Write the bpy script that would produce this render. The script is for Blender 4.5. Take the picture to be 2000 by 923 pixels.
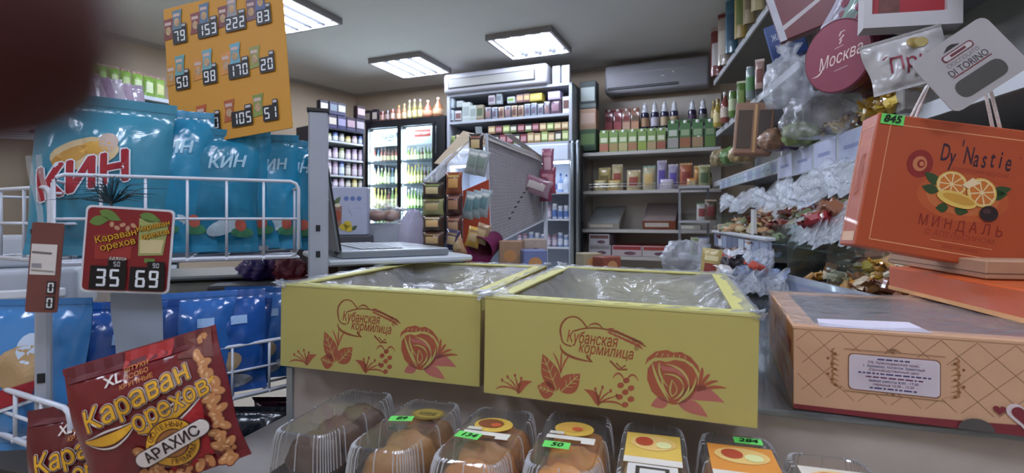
import bpy, bmesh, math, random
from mathutils import Vector, Matrix, Euler
from mathutils.geometry import delaunay_2d_cdt
for o in list(bpy.data.objects): bpy.data.objects.remove(o)
S = bpy.context.scene; COL = S.collection
# ------------------------------------------------------------------ camera, world, exposure
E = 1.25            # eye height; the picture's horizon is at row 425, focal length 1000 px of 2000
cam = bpy.data.cameras.new('camera'); co = bpy.data.objects.new('camera', cam); COL.objects.link(co)
cam.lens = 18; cam.sensor_width = 36; cam.sensor_fit = 'HORIZONTAL'; cam.shift_y = -36.5/2000
cam.clip_start = .002; cam.clip_end = 60
cam.dof.use_dof = True; cam.dof.focus_distance = 1.0; cam.dof.aperture_fstop = 7
co.location = (0, 0, E); co.rotation_euler = (math.pi/2, 0, 0); S.camera = co
W = bpy.data.worlds.new('world'); S.world = W; W.use_nodes = True
W.node_tree.nodes['Background'].inputs[0].default_value = (.55, .6, .68, 1)
W.node_tree.nodes['Background'].inputs[1].default_value = .25
S.view_settings.view_transform = 'Standard'; S.view_settings.look = 'None'
S.view_settings.gamma = 1; S.view_settings.use_curve_mapping = False
S.view_settings.exposure = 2.25
LAMP = 14.5
# ------------------------------------------------------------------ helpers
pi = math.pi; R = math.radians
def P(px, py, d): return Vector(((px-1000)/1000*d, d, E-(py-425)/1000*d))
def lin(c): return c/12.92 if c <= .04045 else ((c+.055)/1.055)**2.4
def rgb(h): return tuple(lin(int(h[i:i+2], 16)/255) for i in (0, 2, 4))+(1,)
MC = {}
def C(h, rough=.55, metal=0, var=.12, scale=30, bump=0, coat=0, spec=.5):
    k = (h, rough, metal, var, scale, bump, coat)
    if k in MC: return MC[k]
    m = bpy.data.materials.new('paint_'+h); m.use_nodes = True; n = m.node_tree.nodes; l = m.node_tree.links
    b = n['Principled BSDF']; c = rgb(h)
    b.inputs['Roughness'].default_value = rough; b.inputs['Metallic'].default_value = metal
    b.inputs['Coat Weight'].default_value = coat; b.inputs['Specular IOR Level'].default_value = spec
    t = n.new('ShaderNodeTexCoord'); no = n.new('ShaderNodeTexNoise'); no.inputs['Scale'].default_value = scale
    no.inputs['Detail'].default_value = 3
    l.new(t.outputs['Object'], no.inputs['Vector'])
    mx = n.new('ShaderNodeMix'); mx.data_type = 'RGBA'
    mx.inputs['A'].default_value = tuple(x*(1-var) for x in c[:3])+(1,)
    mx.inputs['B'].default_value = tuple(min(1, x*(1+var)) for x in c[:3])+(1,)
    l.new(no.outputs['Fac'], mx.inputs['Factor']); l.new(mx.outputs['Result'], b.inputs['Base Color'])
    if bump:
        bp = n.new('ShaderNodeBump'); bp.inputs['Strength'].default_value = bump; bp.inputs['Distance'].default_value = .01
        l.new(no.outputs['Fac'], bp.inputs['Height']); l.new(bp.outputs['Normal'], b.inputs['Normal'])
    MC[k] = m; return m
def G(h, rough=.28): return C(h, rough, coat=.4)          # glossy foil or plastic
def emit(name, col, s):
    if name in MC: return MC[name]
    m = bpy.data.materials.new(name); m.use_nodes = True; n = m.node_tree.nodes; l = m.node_tree.links
    n.remove(n['Principled BSDF']); e = n.new('ShaderNodeEmission'); e.inputs[0].default_value = rgb(col); e.inputs[1].default_value = s
    l.new(e.outputs[0], n['Material Output'].inputs[0]); MC[name] = m; return m
def film(name, tint, white=.06, rough=.12, gl=.12, bump=.6, scale=14, ior=1.45):
    """clear plastic: see-through, a Fresnel gloss on creases, a little milky diffuse"""
    if name in MC: return MC[name]
    m = bpy.data.materials.new(name); m.use_nodes = True; n = m.node_tree.nodes; l = m.node_tree.links
    n.remove(n['Principled BSDF'])
    tr = n.new('ShaderNodeBsdfTransparent'); tr.inputs[0].default_value = rgb(tint)
    df = n.new('ShaderNodeBsdfDiffuse'); df.inputs[0].default_value = rgb('dfe3ea')
    g = n.new('ShaderNodeBsdfGlossy'); g.inputs['Roughness'].default_value = rough; g.inputs[0].default_value = (.95, .97, 1, 1)
    no = n.new('ShaderNodeTexNoise'); no.inputs['Scale'].default_value = scale; no.inputs['Detail'].default_value = 5; no.inputs['Distortion'].default_value = 1.2
    t = n.new('ShaderNodeTexCoord'); l.new(t.outputs['Object'], no.inputs['Vector'])
    bp = n.new('ShaderNodeBump'); bp.inputs['Strength'].default_value = bump; bp.inputs['Distance'].default_value = .02
    l.new(no.outputs['Fac'], bp.inputs['Height']); l.new(bp.outputs['Normal'], g.inputs['Normal'])
    lw = n.new('ShaderNodeLayerWeight'); l.new(bp.outputs['Normal'], lw.inputs['Normal'])
    pw = n.new('ShaderNodeMath'); pw.operation = 'POWER'; pw.inputs[1].default_value = 3.5; l.new(lw.outputs['Facing'], pw.inputs[0])
    fr = n.new('ShaderNodeMath'); fr.operation = 'MULTIPLY_ADD'; fr.inputs[1].default_value = .55*(ior-1)/.45; fr.inputs[2].default_value = .05*(ior-1)/.45; l.new(pw.outputs[0], fr.inputs[0])
    ad = n.new('ShaderNodeMath'); ad.operation = 'ADD'; ad.use_clamp = True; ad.inputs[1].default_value = gl; l.new(fr.outputs[0], ad.inputs[0])
    m1 = n.new('ShaderNodeMixShader'); m1.inputs[0].default_value = white; l.new(tr.outputs[0], m1.inputs[1]); l.new(df.outputs[0], m1.inputs[2])
    m2 = n.new('ShaderNodeMixShader'); l.new(ad.outputs[0], m2.inputs[0]); l.new(m1.outputs[0], m2.inputs[1]); l.new(g.outputs[0], m2.inputs[2])
    l.new(m2.outputs[0], n['Material Output'].inputs[0]); MC[name] = m; return m
FILM = film('clear_film', 'f8f8f8', .12, .12, .02, .7, 16)
POLY = film('milky_polythene', 'f4f5f7', .24, .22, .02, 1.0, 26)
SHELL = film('clear_shell', 'f2f0ec', .05, .08, .03, .15, 8)
GLASS = film('pane_glass', 'e6efec', .02, .02, .0, 0, 3)

def obj(name, me, mat=None, parent=None, loc=None, rot=None):
    o = bpy.data.objects.new(name, me); COL.objects.link(o)
    if mat is not None:
        if not len(me.materials): me.materials.append(mat)
        else: o.material_slots[0].link = 'OBJECT'; o.material_slots[0].material = mat
    if parent: o.parent = parent
    if loc is not None: o.location = loc
    if rot is not None: o.rotation_euler = rot
    return o
def tag(o, label=None, cat=None, group=None, kind=None):
    for k, v in (('label', label), ('category', cat), ('group', group), ('kind', kind)):
        if v: o[k] = v
    return o
def thing(name, label, cat, loc=(0, 0, 0), rot=(0, 0, 0), group=None, scale=None):
    o = bpy.data.objects.new(name, None); COL.objects.link(o); o.empty_display_size = .02
    o.location = loc; o.rotation_euler = rot
    if scale is not None: o.scale = scale
    return tag(o, label, cat, group)
def mesh(name, v, f, smooth=False):
    me = bpy.data.meshes.new(name); me.from_pydata([tuple(x) for x in v], [], f); me.update()
    if smooth: me.polygons.foreach_set('use_smooth', [True]*len(me.polygons))
    return me
class MB:
    def __init__(s): s.v = []; s.f = []
    def add(s, v, f):
        n = len(s.v); s.v += [Vector(x) for x in v]; s.f += [tuple(i+n for i in q) for q in f]; return s
    def box(s, x0, x1, y0, y1, z0, z1):
        return s.add([(x, y, z) for z in (z0, z1) for y in (y0, y1) for x in (x0, x1)],
                     [(0, 2, 3, 1), (4, 5, 7, 6), (0, 1, 5, 4), (2, 6, 7, 3), (0, 4, 6, 2), (1, 3, 7, 5)])
    def bev(s, x0, x1, y0, y1, z0, z1, b=.004, seg=2):
        bm = bmesh.new(); bmesh.ops.create_cube(bm, size=1)
        for v in bm.verts: v.co = Vector(((x0+x1)/2+v.co.x*(x1-x0), (y0+y1)/2+v.co.y*(y1-y0), (z0+z1)/2+v.co.z*(z1-z0)))
        bmesh.ops.bevel(bm, geom=bm.edges[:], offset=b, segments=seg, affect='EDGES', profile=.5)
        bm.verts.index_update(); s.add([v.co.copy() for v in bm.verts], [[v.index for v in f.verts] for f in bm.faces]); bm.free(); return s
    def tube(s, pts, r, n=6, closed=False):
        pts = [Vector(p) for p in pts]; L = len(pts); vs = []; fs = []
        for i, p in enumerate(pts):
            a = pts[(i-1) % L] if (closed or i) else p; b = pts[(i+1) % L] if (closed or i < L-1) else p
            t = (b-a).normalized(); up = Vector((0, 0, 1)) if abs(t.z) < .9 else Vector((1, 0, 0))
            x = t.cross(up).normalized(); y = x.cross(t); rr = r[i] if isinstance(r, (list, tuple)) else r
            vs += [p+(x*math.cos(2*pi*k/n)+y*math.sin(2*pi*k/n))*rr for k in range(n)]
        for i in range(L if closed else L-1):
            j = (i+1) % L
            fs += [(i*n+k, i*n+(k+1) % n, j*n+(k+1) % n, j*n+k) for k in range(n)]
        if not closed: fs += [tuple(range(n))[::-1], tuple((L-1)*n+k for k in range(n))]
        return s.add(vs, fs)
    def lathe(s, prof, n=16, ctr=(0, 0, 0)):
        vs = []; fs = []; c = Vector(ctr)
        for r, z in prof: vs += [c+Vector((r*math.cos(2*pi*k/n), r*math.sin(2*pi*k/n), z)) for k in range(n)]
        for i in range(len(prof)-1): fs += [(i*n+k, i*n+(k+1) % n, (i+1)*n+(k+1) % n, (i+1)*n+k) for k in range(n)]
        fs += [tuple(range(n))[::-1], tuple((len(prof)-1)*n+k for k in range(n))]
        return s.add(vs, fs)
    def grid(s, fn, nu, nv):
        vs = [fn(i/nu, j/nv) for j in range(nv+1) for i in range(nu+1)]
        return s.add(vs, [(j*(nu+1)+i, j*(nu+1)+i+1, (j+1)*(nu+1)+i+1, (j+1)*(nu+1)+i) for j in range(nv) for i in range(nu)])
    def prism(s, pts, y0, y1):            # outline in x,z pushed along y
        n = len(pts)
        return s.add([(p[0], y0, p[1]) for p in pts]+[(p[0], y1, p[1]) for p in pts],
                     [tuple(range(n)), tuple(range(2*n-1, n-1, -1))]+[(i, i+n, (i+1) % n+n, (i+1) % n) for i in range(n)])
    def mesh(s, name, smooth=False): return mesh(name, s.v, s.f, smooth)
    def build(s, name, mat, parent=None, smooth=False, loc=None, rot=None, label=None):
        o = obj(name, s.mesh(name, smooth), mat, parent, loc, rot)
        if label: o['label'] = label
        return o
def struct(name, mb, mat, smooth=False): return tag(mb.build(name, mat, smooth=smooth), kind='structure')
# ---- flat print: shapes in (u, v) laid on a surface by a mapping
TX = {}
def text_mesh(s, bold=0, shear=0):
    k = (s, bold, shear)
    if k in TX: return TX[k]
    cu = bpy.data.curves.new('t', 'FONT'); cu.body = s; cu.size = 1; cu.shear = shear; cu.resolution_u = 3; cu.fill_mode = 'NONE'
    cu.align_x = 'CENTER'; cu.align_y = 'CENTER'
    o = bpy.data.objects.new('t', cu); COL.objects.link(o); bpy.context.view_layer.update()
    me = bpy.data.meshes.new_from_object(o.evaluated_get(bpy.context.evaluated_depsgraph_get()))
    v = [Vector(x.co[:2]) for x in me.vertices]; ed = [tuple(e.vertices) for e in me.edges]
    bpy.data.objects.remove(o); bpy.data.curves.remove(cu); bpy.data.meshes.remove(me)
    # fill by even-odd test of a constrained triangulation, letter by letter
    par = list(range(len(v)))
    def find(a):
        while par[a] != a: par[a] = par[par[a]]; a = par[a]
        return a
    for a, b in ed: par[find(a)] = find(b)
    loops = {}
    for a, b in ed: loops.setdefault(find(a), []).append((a, b))
    L = [(min(v[q].x for e in es for q in e), max(v[q].x for e in es for q in e), es) for es in loops.values()]
    L.sort(key=lambda q: q[0]); groups = []
    for x0, x1, es in L:
        if groups and x0 < groups[-1][1]-1e-4: groups[-1][1] = max(groups[-1][1], x1); groups[-1][2] += es
        else: groups.append([x0, x1, list(es)])
    V = []; F = []
    for _, _, es in groups:
        ids = sorted({q for e in es for q in e}); mp = {q: n for n, q in enumerate(ids)}; pv = [v[q] for q in ids]; pe = [(mp[a], mp[b]) for a, b in es]
        r = delaunay_2d_cdt(pv, pe, [], 0, 1e-6); n0 = len(V); V += [Vector((p.x, p.y, 0)) for p in r[0]]
        for f in r[2]:
            cx = sum(r[0][q].x for q in f)/len(f); cy = sum(r[0][q].y for q in f)/len(f); c = 0
            for a, b in pe:
                p, q = pv[a], pv[b]
                if (p.y > cy) != (q.y > cy) and cx < (q.x-p.x)*(cy-p.y)/(q.y-p.y)+p.x: c += 1
            if c % 2: F.append(tuple(n0+q for q in f))
        if bold:
            for a, b in pe:
                p, q = pv[a], pv[b]; d = q-p
                if d.length < 1e-7: continue
                d = d.normalized(); n = Vector((-d.y, d.x))*bold; d = d*bold*.7; n0 = len(V)
                V += [Vector((*(p-d*.3-n), 0)), Vector((*(q+d*.3-n), 0)), Vector((*(q+d+n*0), 0)), Vector((*(q+d*.3+n), 0)), Vector((*(p-d*.3+n), 0)), Vector((*(p-d), 0))]; F.append(tuple(range(n0, n0+6)))
    xs = [p.x for p in V] or [0, 1]; TX[k] = (V, F, max(xs)-min(xs)); return TX[k]
SEG = {'0': 'abcdef', '1': 'bc', '2': 'abged', '3': 'abgcd', '4': 'fgbc', '5': 'afgcd', '6': 'afgedc', '7': 'abc', '8': 'abcdefg', '9': 'abcdfg'}
class Print:
    def __init__(s, parent, fn=None, sub=0): s.p = parent; s.fn = fn; s.d = {}; s.sub = sub; s.L = 0; s.cell = None
    def _add(s, name, mat, pts, faces, layer=None):
        a = s.d.setdefault((name, mat.name, s.cell), ([], [], mat)); n = len(a[0]); L = s.L if layer is None else layer
        a[0].extend((p[0], p[1], L) for p in pts); a[1].extend(tuple(i+n for i in f) for f in faces)
    def poly(s, pts, mat, name='printed_shape', layer=None):
        s._add(name, mat, pts, [tuple(range(len(pts)))], layer); return s
    def rect(s, x0, x1, y0, y1, mat, name='printed_panel', layer=None, r=0):
        if r:
            pts = []
            for cx, cy, a in ((x1-r, y1-r, 0), (x0+r, y1-r, 90), (x0+r, y0+r, 180), (x1-r, y0+r, 270)):
                pts += [(cx+r*math.cos(R(a+t)), cy+r*math.sin(R(a+t))) for t in (0, 30, 60, 90)]
            return s.poly(pts, mat, name, layer)
        return s.poly([(x0, y0), (x1, y0), (x1, y1), (x0, y1)], mat, name, layer)
    def ell(s, cx, cy, rx, ry, mat, name='printed_shape', rot=0, n=18, layer=None):
        c, q = math.cos(rot), math.sin(rot)
        return s.poly([(cx+rx*math.cos(2*pi*k/n)*c-ry*math.sin(2*pi*k/n)*q, cy+rx*math.cos(2*pi*k/n)*q+ry*math.sin(2*pi*k/n)*c) for k in range(n)], mat, name, layer)
    def stroke(s, pts, w, mat, name='printed_line', layer=None, taper=False):
        L = []; Rr = []; n = len(pts)
        for i, p in enumerate(pts):
            a = pts[max(0, i-1)]; b = pts[min(n-1, i+1)]; dx, dy = b[0]-a[0], b[1]-a[1]; q = math.hypot(dx, dy) or 1
            ww = w/2*(1 if not taper else (.15+1.1*math.sin(pi*min(1, (i+.3)/(n-.2)))))
            L.append((p[0]-dy/q*ww, p[1]+dx/q*ww)); Rr.append((p[0]+dy/q*ww, p[1]-dx/q*ww))
        s._add(name, mat, Rr+L, [(i, i+1, n+i+1, n+i) for i in range(n-1)], layer); return s
    def curve(s, a, b, c, w, mat, name='printed_line', layer=None, taper=True, n=8):
        return s.stroke([((1-t)**2*a[0]+2*t*(1-t)*b[0]+t*t*c[0], (1-t)**2*a[1]+2*t*(1-t)*b[1]+t*t*c[1]) for t in [i/n for i in range(n+1)]], w, mat, name, layer, taper)
    def leaf(s, a, b, w, mat, name='printed_leaf', layer=None, bend=0, n=6):
        dx, dy = b[0]-a[0], b[1]-a[1]; q = math.hypot(dx, dy) or 1; nx, ny = -dy/q, dx/q; p1 = []; p2 = []
        for i in range(n+1):
            t = i/n; k = w*math.sin(pi*t**.8); c = bend*math.sin(pi*t)
            p1.append((a[0]+dx*t+nx*(c+k), a[1]+dy*t+ny*(c+k))); p2.append((a[0]+dx*t+nx*(c-k), a[1]+dy*t+ny*(c-k)))
        return s.poly(p2+p1[::-1][1:-1], mat, name, layer)
    def text(s, t, x, y, h, mat, name='lettering', rot=0, bold=0, shear=0, width=None, layer=None, sx=1):
        v, f, w = text_mesh(t, bold, shear); k = width/(w or 1)/h if width else sx; c, q = math.cos(rot), math.sin(rot)
        s._add(name, mat, [(x+(a.x*h*k)*c-a.y*h*q, y+(a.x*h*k)*q+a.y*h*c) for a in v], f, layer); return s
    def digits(s, t, x, y, h, mat, name='price_digits', layer=None, rot=0):
        w = h*.5; g = h*.18; tot = len(t)*w+(len(t)-1)*g; k = h*.13
        for i, ch in enumerate(t):
            x0 = -tot/2+i*(w+g); e = k*.35
            bars = {'a': (x0+e, x0+w-e, h/2-k, h/2), 'g': (x0+e, x0+w-e, -k/2, k/2), 'd': (x0+e, x0+w-e, -h/2, -h/2+k),
                    'f': (x0, x0+k, e, h/2-e), 'b': (x0+w-k, x0+w, e, h/2-e), 'e': (x0, x0+k, -h/2+e, -e), 'c': (x0+w-k, x0+w, -h/2+e, -e)}
            for q in SEG[ch]:
                a, b, c, d = bars[q]; co_, si = math.cos(rot), math.sin(rot)
                s.poly([(x+u*co_-v*si, y+u*si+v*co_) for u, v in ((a, c), (b, c), (b, d), (a, d))], mat, name, layer)
        return s
    def flush(s, eps=.0006):
        for (name, _, _c), (pts, faces, mat) in s.d.items():
            bm = bmesh.new(); vs = [bm.verts.new(p) for p in pts]
            for f in faces:
                try: bm.faces.new([vs[i] for i in f])
                except ValueError: pass
            bmesh.ops.triangulate(bm, faces=[f for f in bm.faces if len(f.verts) > 4])
            if s.sub:
                for _ in range(4):
                    ed = [e for e in bm.edges if e.calc_length() > s.sub]
                    if not ed: break
                    bmesh.ops.subdivide_edges(bm, edges=ed, cuts=1); bmesh.ops.triangulate(bm, faces=bm.faces[:])
            for v in bm.verts: v.co = Vector(s.fn(v.co.x, v.co.y, eps*(1+v.co.z)))
            me = bpy.data.meshes.new(name); bm.to_mesh(me); bm.free(); obj(name, me, mat, s.p)
ORD = 'first second third fourth fifth sixth seventh eighth ninth tenth eleventh twelfth thirteenth fourteenth fifteenth sixteenth seventeenth eighteenth nineteenth twentieth'.split()
# ------------------------------------------------------------------ the room
YAW = R(-22.5); CEIL = E+1.6
def wall(name, A, B, mat, t=.1, h=CEIL):
    A, B = Vector(A), Vector(B); d = (B-A).normalized(); n = Vector((-d.y, d.x))
    q = [A, B, B+n*t, A+n*t]
    return struct(name, MB().add([(p.x, p.y, 0) for p in q]+[(p.x, p.y, h) for p in q],
                  [(0, 3, 2, 1), (4, 5, 6, 7), (0, 1, 5, 4), (1, 2, 6, 5), (2, 3, 7, 6), (3, 0, 4, 7)]), mat)
WALLM = C('b5a48f', .8, var=.06, scale=4); CEILM = C('d2d2d0', .85, var=.05, scale=3)
BL, BR_, NL, N0, NR = (-2.03, 6.67), (2.30, 4.875), (-3.75, 4.05), (-3.75, -1.6), (.96, -1.6)
wall('wall_back', BL, BR_, WALLM); wall('wall_right', BR_, NR, C('8d8a86', .8, var=.05, scale=4))
wall('wall_left', NL, BL, WALLM); wall('wall_left_near', N0, NL, WALLM); wall('wall_front', NR, N0, WALLM)
poly = [BL, BR_, NR, N0, NL]
def slab(name, z0, z1, mat):
    n = len(poly); v = [(x, y, z0) for x, y in poly]+[(x, y, z1) for x, y in poly]
    return struct(name, MB().add(v, [tuple(range(n)), tuple(range(2*n-1, n-1, -1))]+[(i, (i+1) % n, (i+1) % n+n, i+n) for i in range(n)]), mat)
slab('floor', -.05, 0, C('b4aa9c', .5, var=.1, scale=6)); slab('ceiling', CEIL, CEIL+.06, CEILM)
def cornice(name, A, B):
    A, B = Vector(A), Vector(B); d = (B-A).normalized(); n = Vector((d.y, -d.x)); m = MB()
    pr = [(0, 0), (.035, 0), (.03, -.012), (.012, -.03), (0, -.035)]; k = len(pr)
    vs = [(p.x+n.x*a, p.y+n.y*a, CEIL+b) for p in (A+d*.0, B-d*.0) for a, b in pr]
    m.add(vs, [tuple(range(k)), tuple(range(2*k-1, k-1, -1))]+[(i, (i+1) % k, (i+1) % k+k, i+k) for i in range(k)])
    struct(name, m, C('a9a39a', .7))
cornice('trim_1', NL, BL); cornice('trim_2', BL, BR_)
# ceiling lamps: one louvre panel, copied over the room, unseen ones added for fill
def lamp(x, y, label):
    t = thing('ceiling_lamp', label, 'ceiling lamp', (x, y, CEIL), (0, 0, YAW), 'four tube ceiling panels')
    a = .305; m = MB()
    for x0, x1, y0, y1 in ((-a, a, -a, -a+.02), (-a, a, a-.02, a), (-a, -a+.02, -a+.02, a-.02), (a-.02, a, -a+.02, a-.02)): m.box(x0, x1, y0, y1, -.05, 0)
    m.build('frame', C('8e8c8c', .5, var=.03), t)
    MB().box(-a+.02, a-.02, -a+.02, a-.02, -.02, -.004).build('reflector', C('26282c', .6, var=.02), t)
    for i in range(4):
        u = -.21+i*.14
        MB().lathe([(.006, 0), (.017, .006), (.017, .534), (.006, .54)], 10).build('tube', emit('tube_light', 'dfe9ff', LAMP), t, True, (u, -.27, -.038), (-pi/2, 0, 0))
    for i in range(3):
        MB().add([(-.018, 0, 0), (.018, 0, 0), (0, 0, -.026), (-.018, .56, 0), (.018, .56, 0), (0, .56, -.026)],
                 [(0, 1, 2), (3, 5, 4), (0, 2, 5, 3), (1, 4, 5, 2), (0, 3, 4, 1)]).build('louvre', C('303338', .5, var=.02), t, loc=(-.14+i*.14, -.28, -.0201))
lamp(.163, 4.65, 'bright four tube panel on the ceiling, largest one in view')
lamp(-1.05, 5.32, 'four tube panel on the ceiling over the drinks fridge')
lamp(-1.76, 3.95, 'ceiling panel half hidden by the yellow price board')
for x, y, l in ((-.45, 2.7, 'unseen fill panel added on the ceiling above the centre of the counter'), (.62, .9, 'unseen fill panel added on the ceiling above the cake boxes'), (-2.5, 1.5, 'unseen fill panel added on the ceiling above the snack rack'), (-.7, -.5, 'unseen fill panel added on the ceiling behind the counter'), (.45, -.9, 'unseen fill panel added on the ceiling behind the pastry boxes'), (-2.6, -.6, 'unseen fill panel added on the ceiling behind the snack rack')): lamp(x, y, l)  # lamps out of view, added to light the foreground
# ------------------------------------------------------------------ unit goods, scaled to size; copies share mesh data
UM = {}
def unit(key, fn, smooth=True):
    if key not in UM:
        UM[key] = fn().mesh(key, smooth); UM[key].materials.append(None)
    return UM[key]
def upart(name, key, fn, mat, parent, smooth=True):
    o = obj(name, unit(key, fn, smooth), None, parent); o.material_slots[0].link = 'OBJECT'; o.material_slots[0].material = mat; return o
def pillow(z0=0, z1=1, nx=8, nz=10, y=.5, base=False):
    m = MB()
    def th(a, t):
        e = math.sin(pi*min(1, max(0, t*(1.0 if not base else .82)+(.0 if not base else .18))))**.5
        return .02+.48*e*max(0, 1-abs(2*a-1)**2.6)**.6
    for sgn in (-1, 1):
        def fn(a, t, s=sgn):
            pin = 1-.10*math.sin(pi*t) if not base else 1-.06*t
            return Vector(((a-.5)*pin, s*th(a, t)*y*2*(1+.06*math.sin(9*a+13*t)), z0+t*(z1-z0)))
        if sgn < 0: m.grid(fn, nx, nz)
        else: m.grid(lambda a, t: fn(1-a, t), nx, nz)
    return m
BOT = [(.42, 0), (.5, .03), (.5, .52), (.46, .62), (.2, .76), (.17, .9), (.17, .93)]
def goods(kind, t, c1, c2, c3):
    if kind == 'box':
        upart('carton_body', 'box', lambda: MB().bev(-.5, .5, -.5, .5, 0, 1, .02, 1), C(c1), t, False)
        upart('front_print', 'box_p', lambda: MB().box(-.42, .42, -.515, -.49, .28, .78), C(c2), t, False)
        upart('print_band', 'box_b', lambda: MB().box(-.5, .5, -.51, -.49, .04, .18), C(c3), t, False)
    elif kind == 'carton':
        upart('carton_body', 'ct', lambda: MB().add([(-.5, -.5, 0), (.5, -.5, 0), (.5, .5, 0), (-.5, .5, 0), (-.5, -.5, .84), (.5, -.5, .84), (.5, .5, .84), (-.5, .5, .84), (-.5, -.06, .95), (.5, -.06, .95), (.5, .06, .95), (-.5, .06, .95), (-.5, -.06, 1), (.5, -.06, 1), (.5, .06, 1), (-.5, .06, 1)],
              [(0, 3, 2, 1), (0, 1, 5, 4), (2, 3, 7, 6), (1, 2, 6, 5), (3, 0, 4, 7), (4, 5, 9, 8), (6, 7, 11, 10), (5, 6, 10, 9), (7, 4, 8, 11), (8, 9, 13, 12), (10, 11, 15, 14), (9, 10, 14, 13), (11, 8, 12, 15), (12, 13, 14, 15)]), G(c1, .4), t, False)
        upart('fruit_print', 'ct_p', lambda: MB().box(-.5, .5, -.515, -.49, .05, .38), C(c2), t, False)
        upart('brand_patch', 'ct_b', lambda: MB().box(-.38, .38, -.515, -.49, .44, .64), C(c3), t, False)
        upart('cap', 'ct_c', lambda: MB().lathe([(.2, .86), (.2, .95), (.16, .96)], 10, (0, -.28, 0)), G('e9ece6'), t)
    elif kind == 'bottle':
        upart('bottle_body', 'bt', lambda: MB().lathe(BOT, 14), G(c1, .15), t)
        upart('label_band', 'bt_l', lambda: MB().lathe([(.505, .16), (.508, .18), (.508, .46), (.505, .48)], 14), C(c2), t)
        upart('cap', 'bt_c', lambda: MB().lathe([(.2, .88), (.21, .9), (.21, .99), (.18, 1)], 10), G(c3), t)
    elif kind == 'spray':
        upart('bottle_body', 'sp', lambda: MB().lathe([(.42, 0), (.5, .03), (.5, .58), (.44, .64)], 14), G(c1, .2), t)
        upart('label_band', 'sp_l', lambda: MB().lathe([(.503, .12), (.508, .14), (.508, .42), (.503, .44)], 14), C(c2), t)
        upart('white_top', 'sp_c', lambda: MB().lathe([(.45, .63), (.36, .72), (.26, .8), (.3, .84), (.3, .9), (.16, .93), (.14, 1)], 12), G(c3), t)
    elif kind == 'can':
        upart('can_body', 'cn', lambda: MB().lathe([(.4, 0), (.5, .05), (.5, .9), (.42, .97), (.42, 1)], 14), G(c1, .2), t)
        upart('label_band', 'cn_l', lambda: MB().lathe([(.503, .25), (.506, .27), (.506, .66), (.503, .68)], 14), C(c2), t)
        upart('lid', 'cn_c', lambda: MB().lathe([(.43, .96), (.44, 1), (.36, 1.01)], 12), C(c3, .3, .6), t)
    elif kind == 'jar':
        upart('jar_body', 'jr', lambda: MB().lathe([(.42, 0), (.5, .06), (.5, .68), (.42, .8), (.4, .82)], 14), G(c1, .15), t)
        upart('label_band', 'jr_l', lambda: MB().lathe([(.503, .14), (.507, .16), (.507, .56), (.503, .58)], 14), C(c2), t)
        upart('lid', 'jr_c', lambda: MB().lathe([(.43, .81), (.45, .83), (.45, .98), (.42, 1)], 14), G(c3), t)
    elif kind == 'jug':
        upart('jug_body', 'jg', lambda: MB().lathe([(.3, 0), (.46, .08), (.5, .3), (.44, .55), (.2, .72), (.13, .82), (.13, .9)], 16), G(c1, .12), t)
        upart('label_band', 'jg_l', lambda: MB().lathe([(.485, .18), (.505, .2), (.508, .3), (.497, .42), (.48, .44)], 16), C(c2), t)
        upart('cap', 'jg_c', lambda: MB().lathe([(.15, .88), (.16, .9), (.16, .99), (.13, 1)], 10), G(c3), t)
    elif kind == 'pouch':
        upart('pouch_body', 'pc', lambda: pillow(0, .93, base=True), G(c1, .3), t)
        upart('top_seal', 'pc_s', lambda: MB().grid(lambda a, b: Vector(((a-.5)*.97, -.03+.03*math.cos(a*30), .9+.1*b)), 24, 1), G(c2, .3), t)
        upart('front_print', 'pc_p', lambda: MB().grid(lambda a, b: Vector(((a-.5)*.62, -.5*max(0, 1-abs((a-.5)*1.24)**2.6)**.6*math.sin(pi*min(1, (.22+b*.5)*.82+.18))**.5-.05, .2+.46*b)), 8, 6), C(c3), t)
    elif kind == 'sachet':
        upart('sachet_body', 'sc', lambda: pillow(0, 1), G(c1, .3), t)
        upart('front_print', 'sc_p', lambda: MB().grid(lambda a, b: Vector(((a-.5)*.56, -.5*max(0, 1-abs((a-.5)*1.12)**2.6)**.6*math.sin(pi*(.3+b*.4))**.5-.06, .3+.4*b)), 8, 6), C(c2), t)
        upart('print_band', 'sc_b', lambda: MB().grid(lambda a, b: Vector(((a-.5)*.66, -.5*max(0, 1-abs((a-.5)*1.32)**2.6)**.6*math.sin(pi*(.76+b*.1))**.5-.05, .76+.1*b)), 8, 2), C(c3), t)
NAMES = {'box': ('cardboard_box', 'box'), 'carton': ('juice_carton', 'carton'), 'bottle': ('bottle', 'bottle'), 'spray': ('bottle', 'bottle'), 'can': ('drink_can', 'can'), 'jar': ('glass_jar', 'jar'), 'jug': ('round_jug', 'jug'), 'pouch': ('snack_pouch', 'packet'), 'sachet': ('sachet', 'sachet')}
DEP = {'box': .8, 'carton': .8, 'bottle': 1, 'spray': 1, 'can': 1, 'jar': 1, 'jug': 1, 'pouch': .5, 'sachet': .25}
class Line:
    def __init__(s, A, B): s.A = Vector(A[:2]); s.B = Vector(B[:2]); s.D = s.B-s.A; s.yaw = math.atan2(s.D.y, s.D.x); u = s.D.normalized(); s.u = u; s.n = Vector((-u.y, u.x))
    def at(s, px):
        k = (px-1000)/1000; t = (k*s.A.y-s.A.x)/(s.D.x-k*s.D.y); return s.A+s.D*t
def VL(V): return Line((-2.6*.924+V*.383, 2.6*.383+V*.924), (2*.924+V*.383, -2*.383+V*.924))
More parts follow.
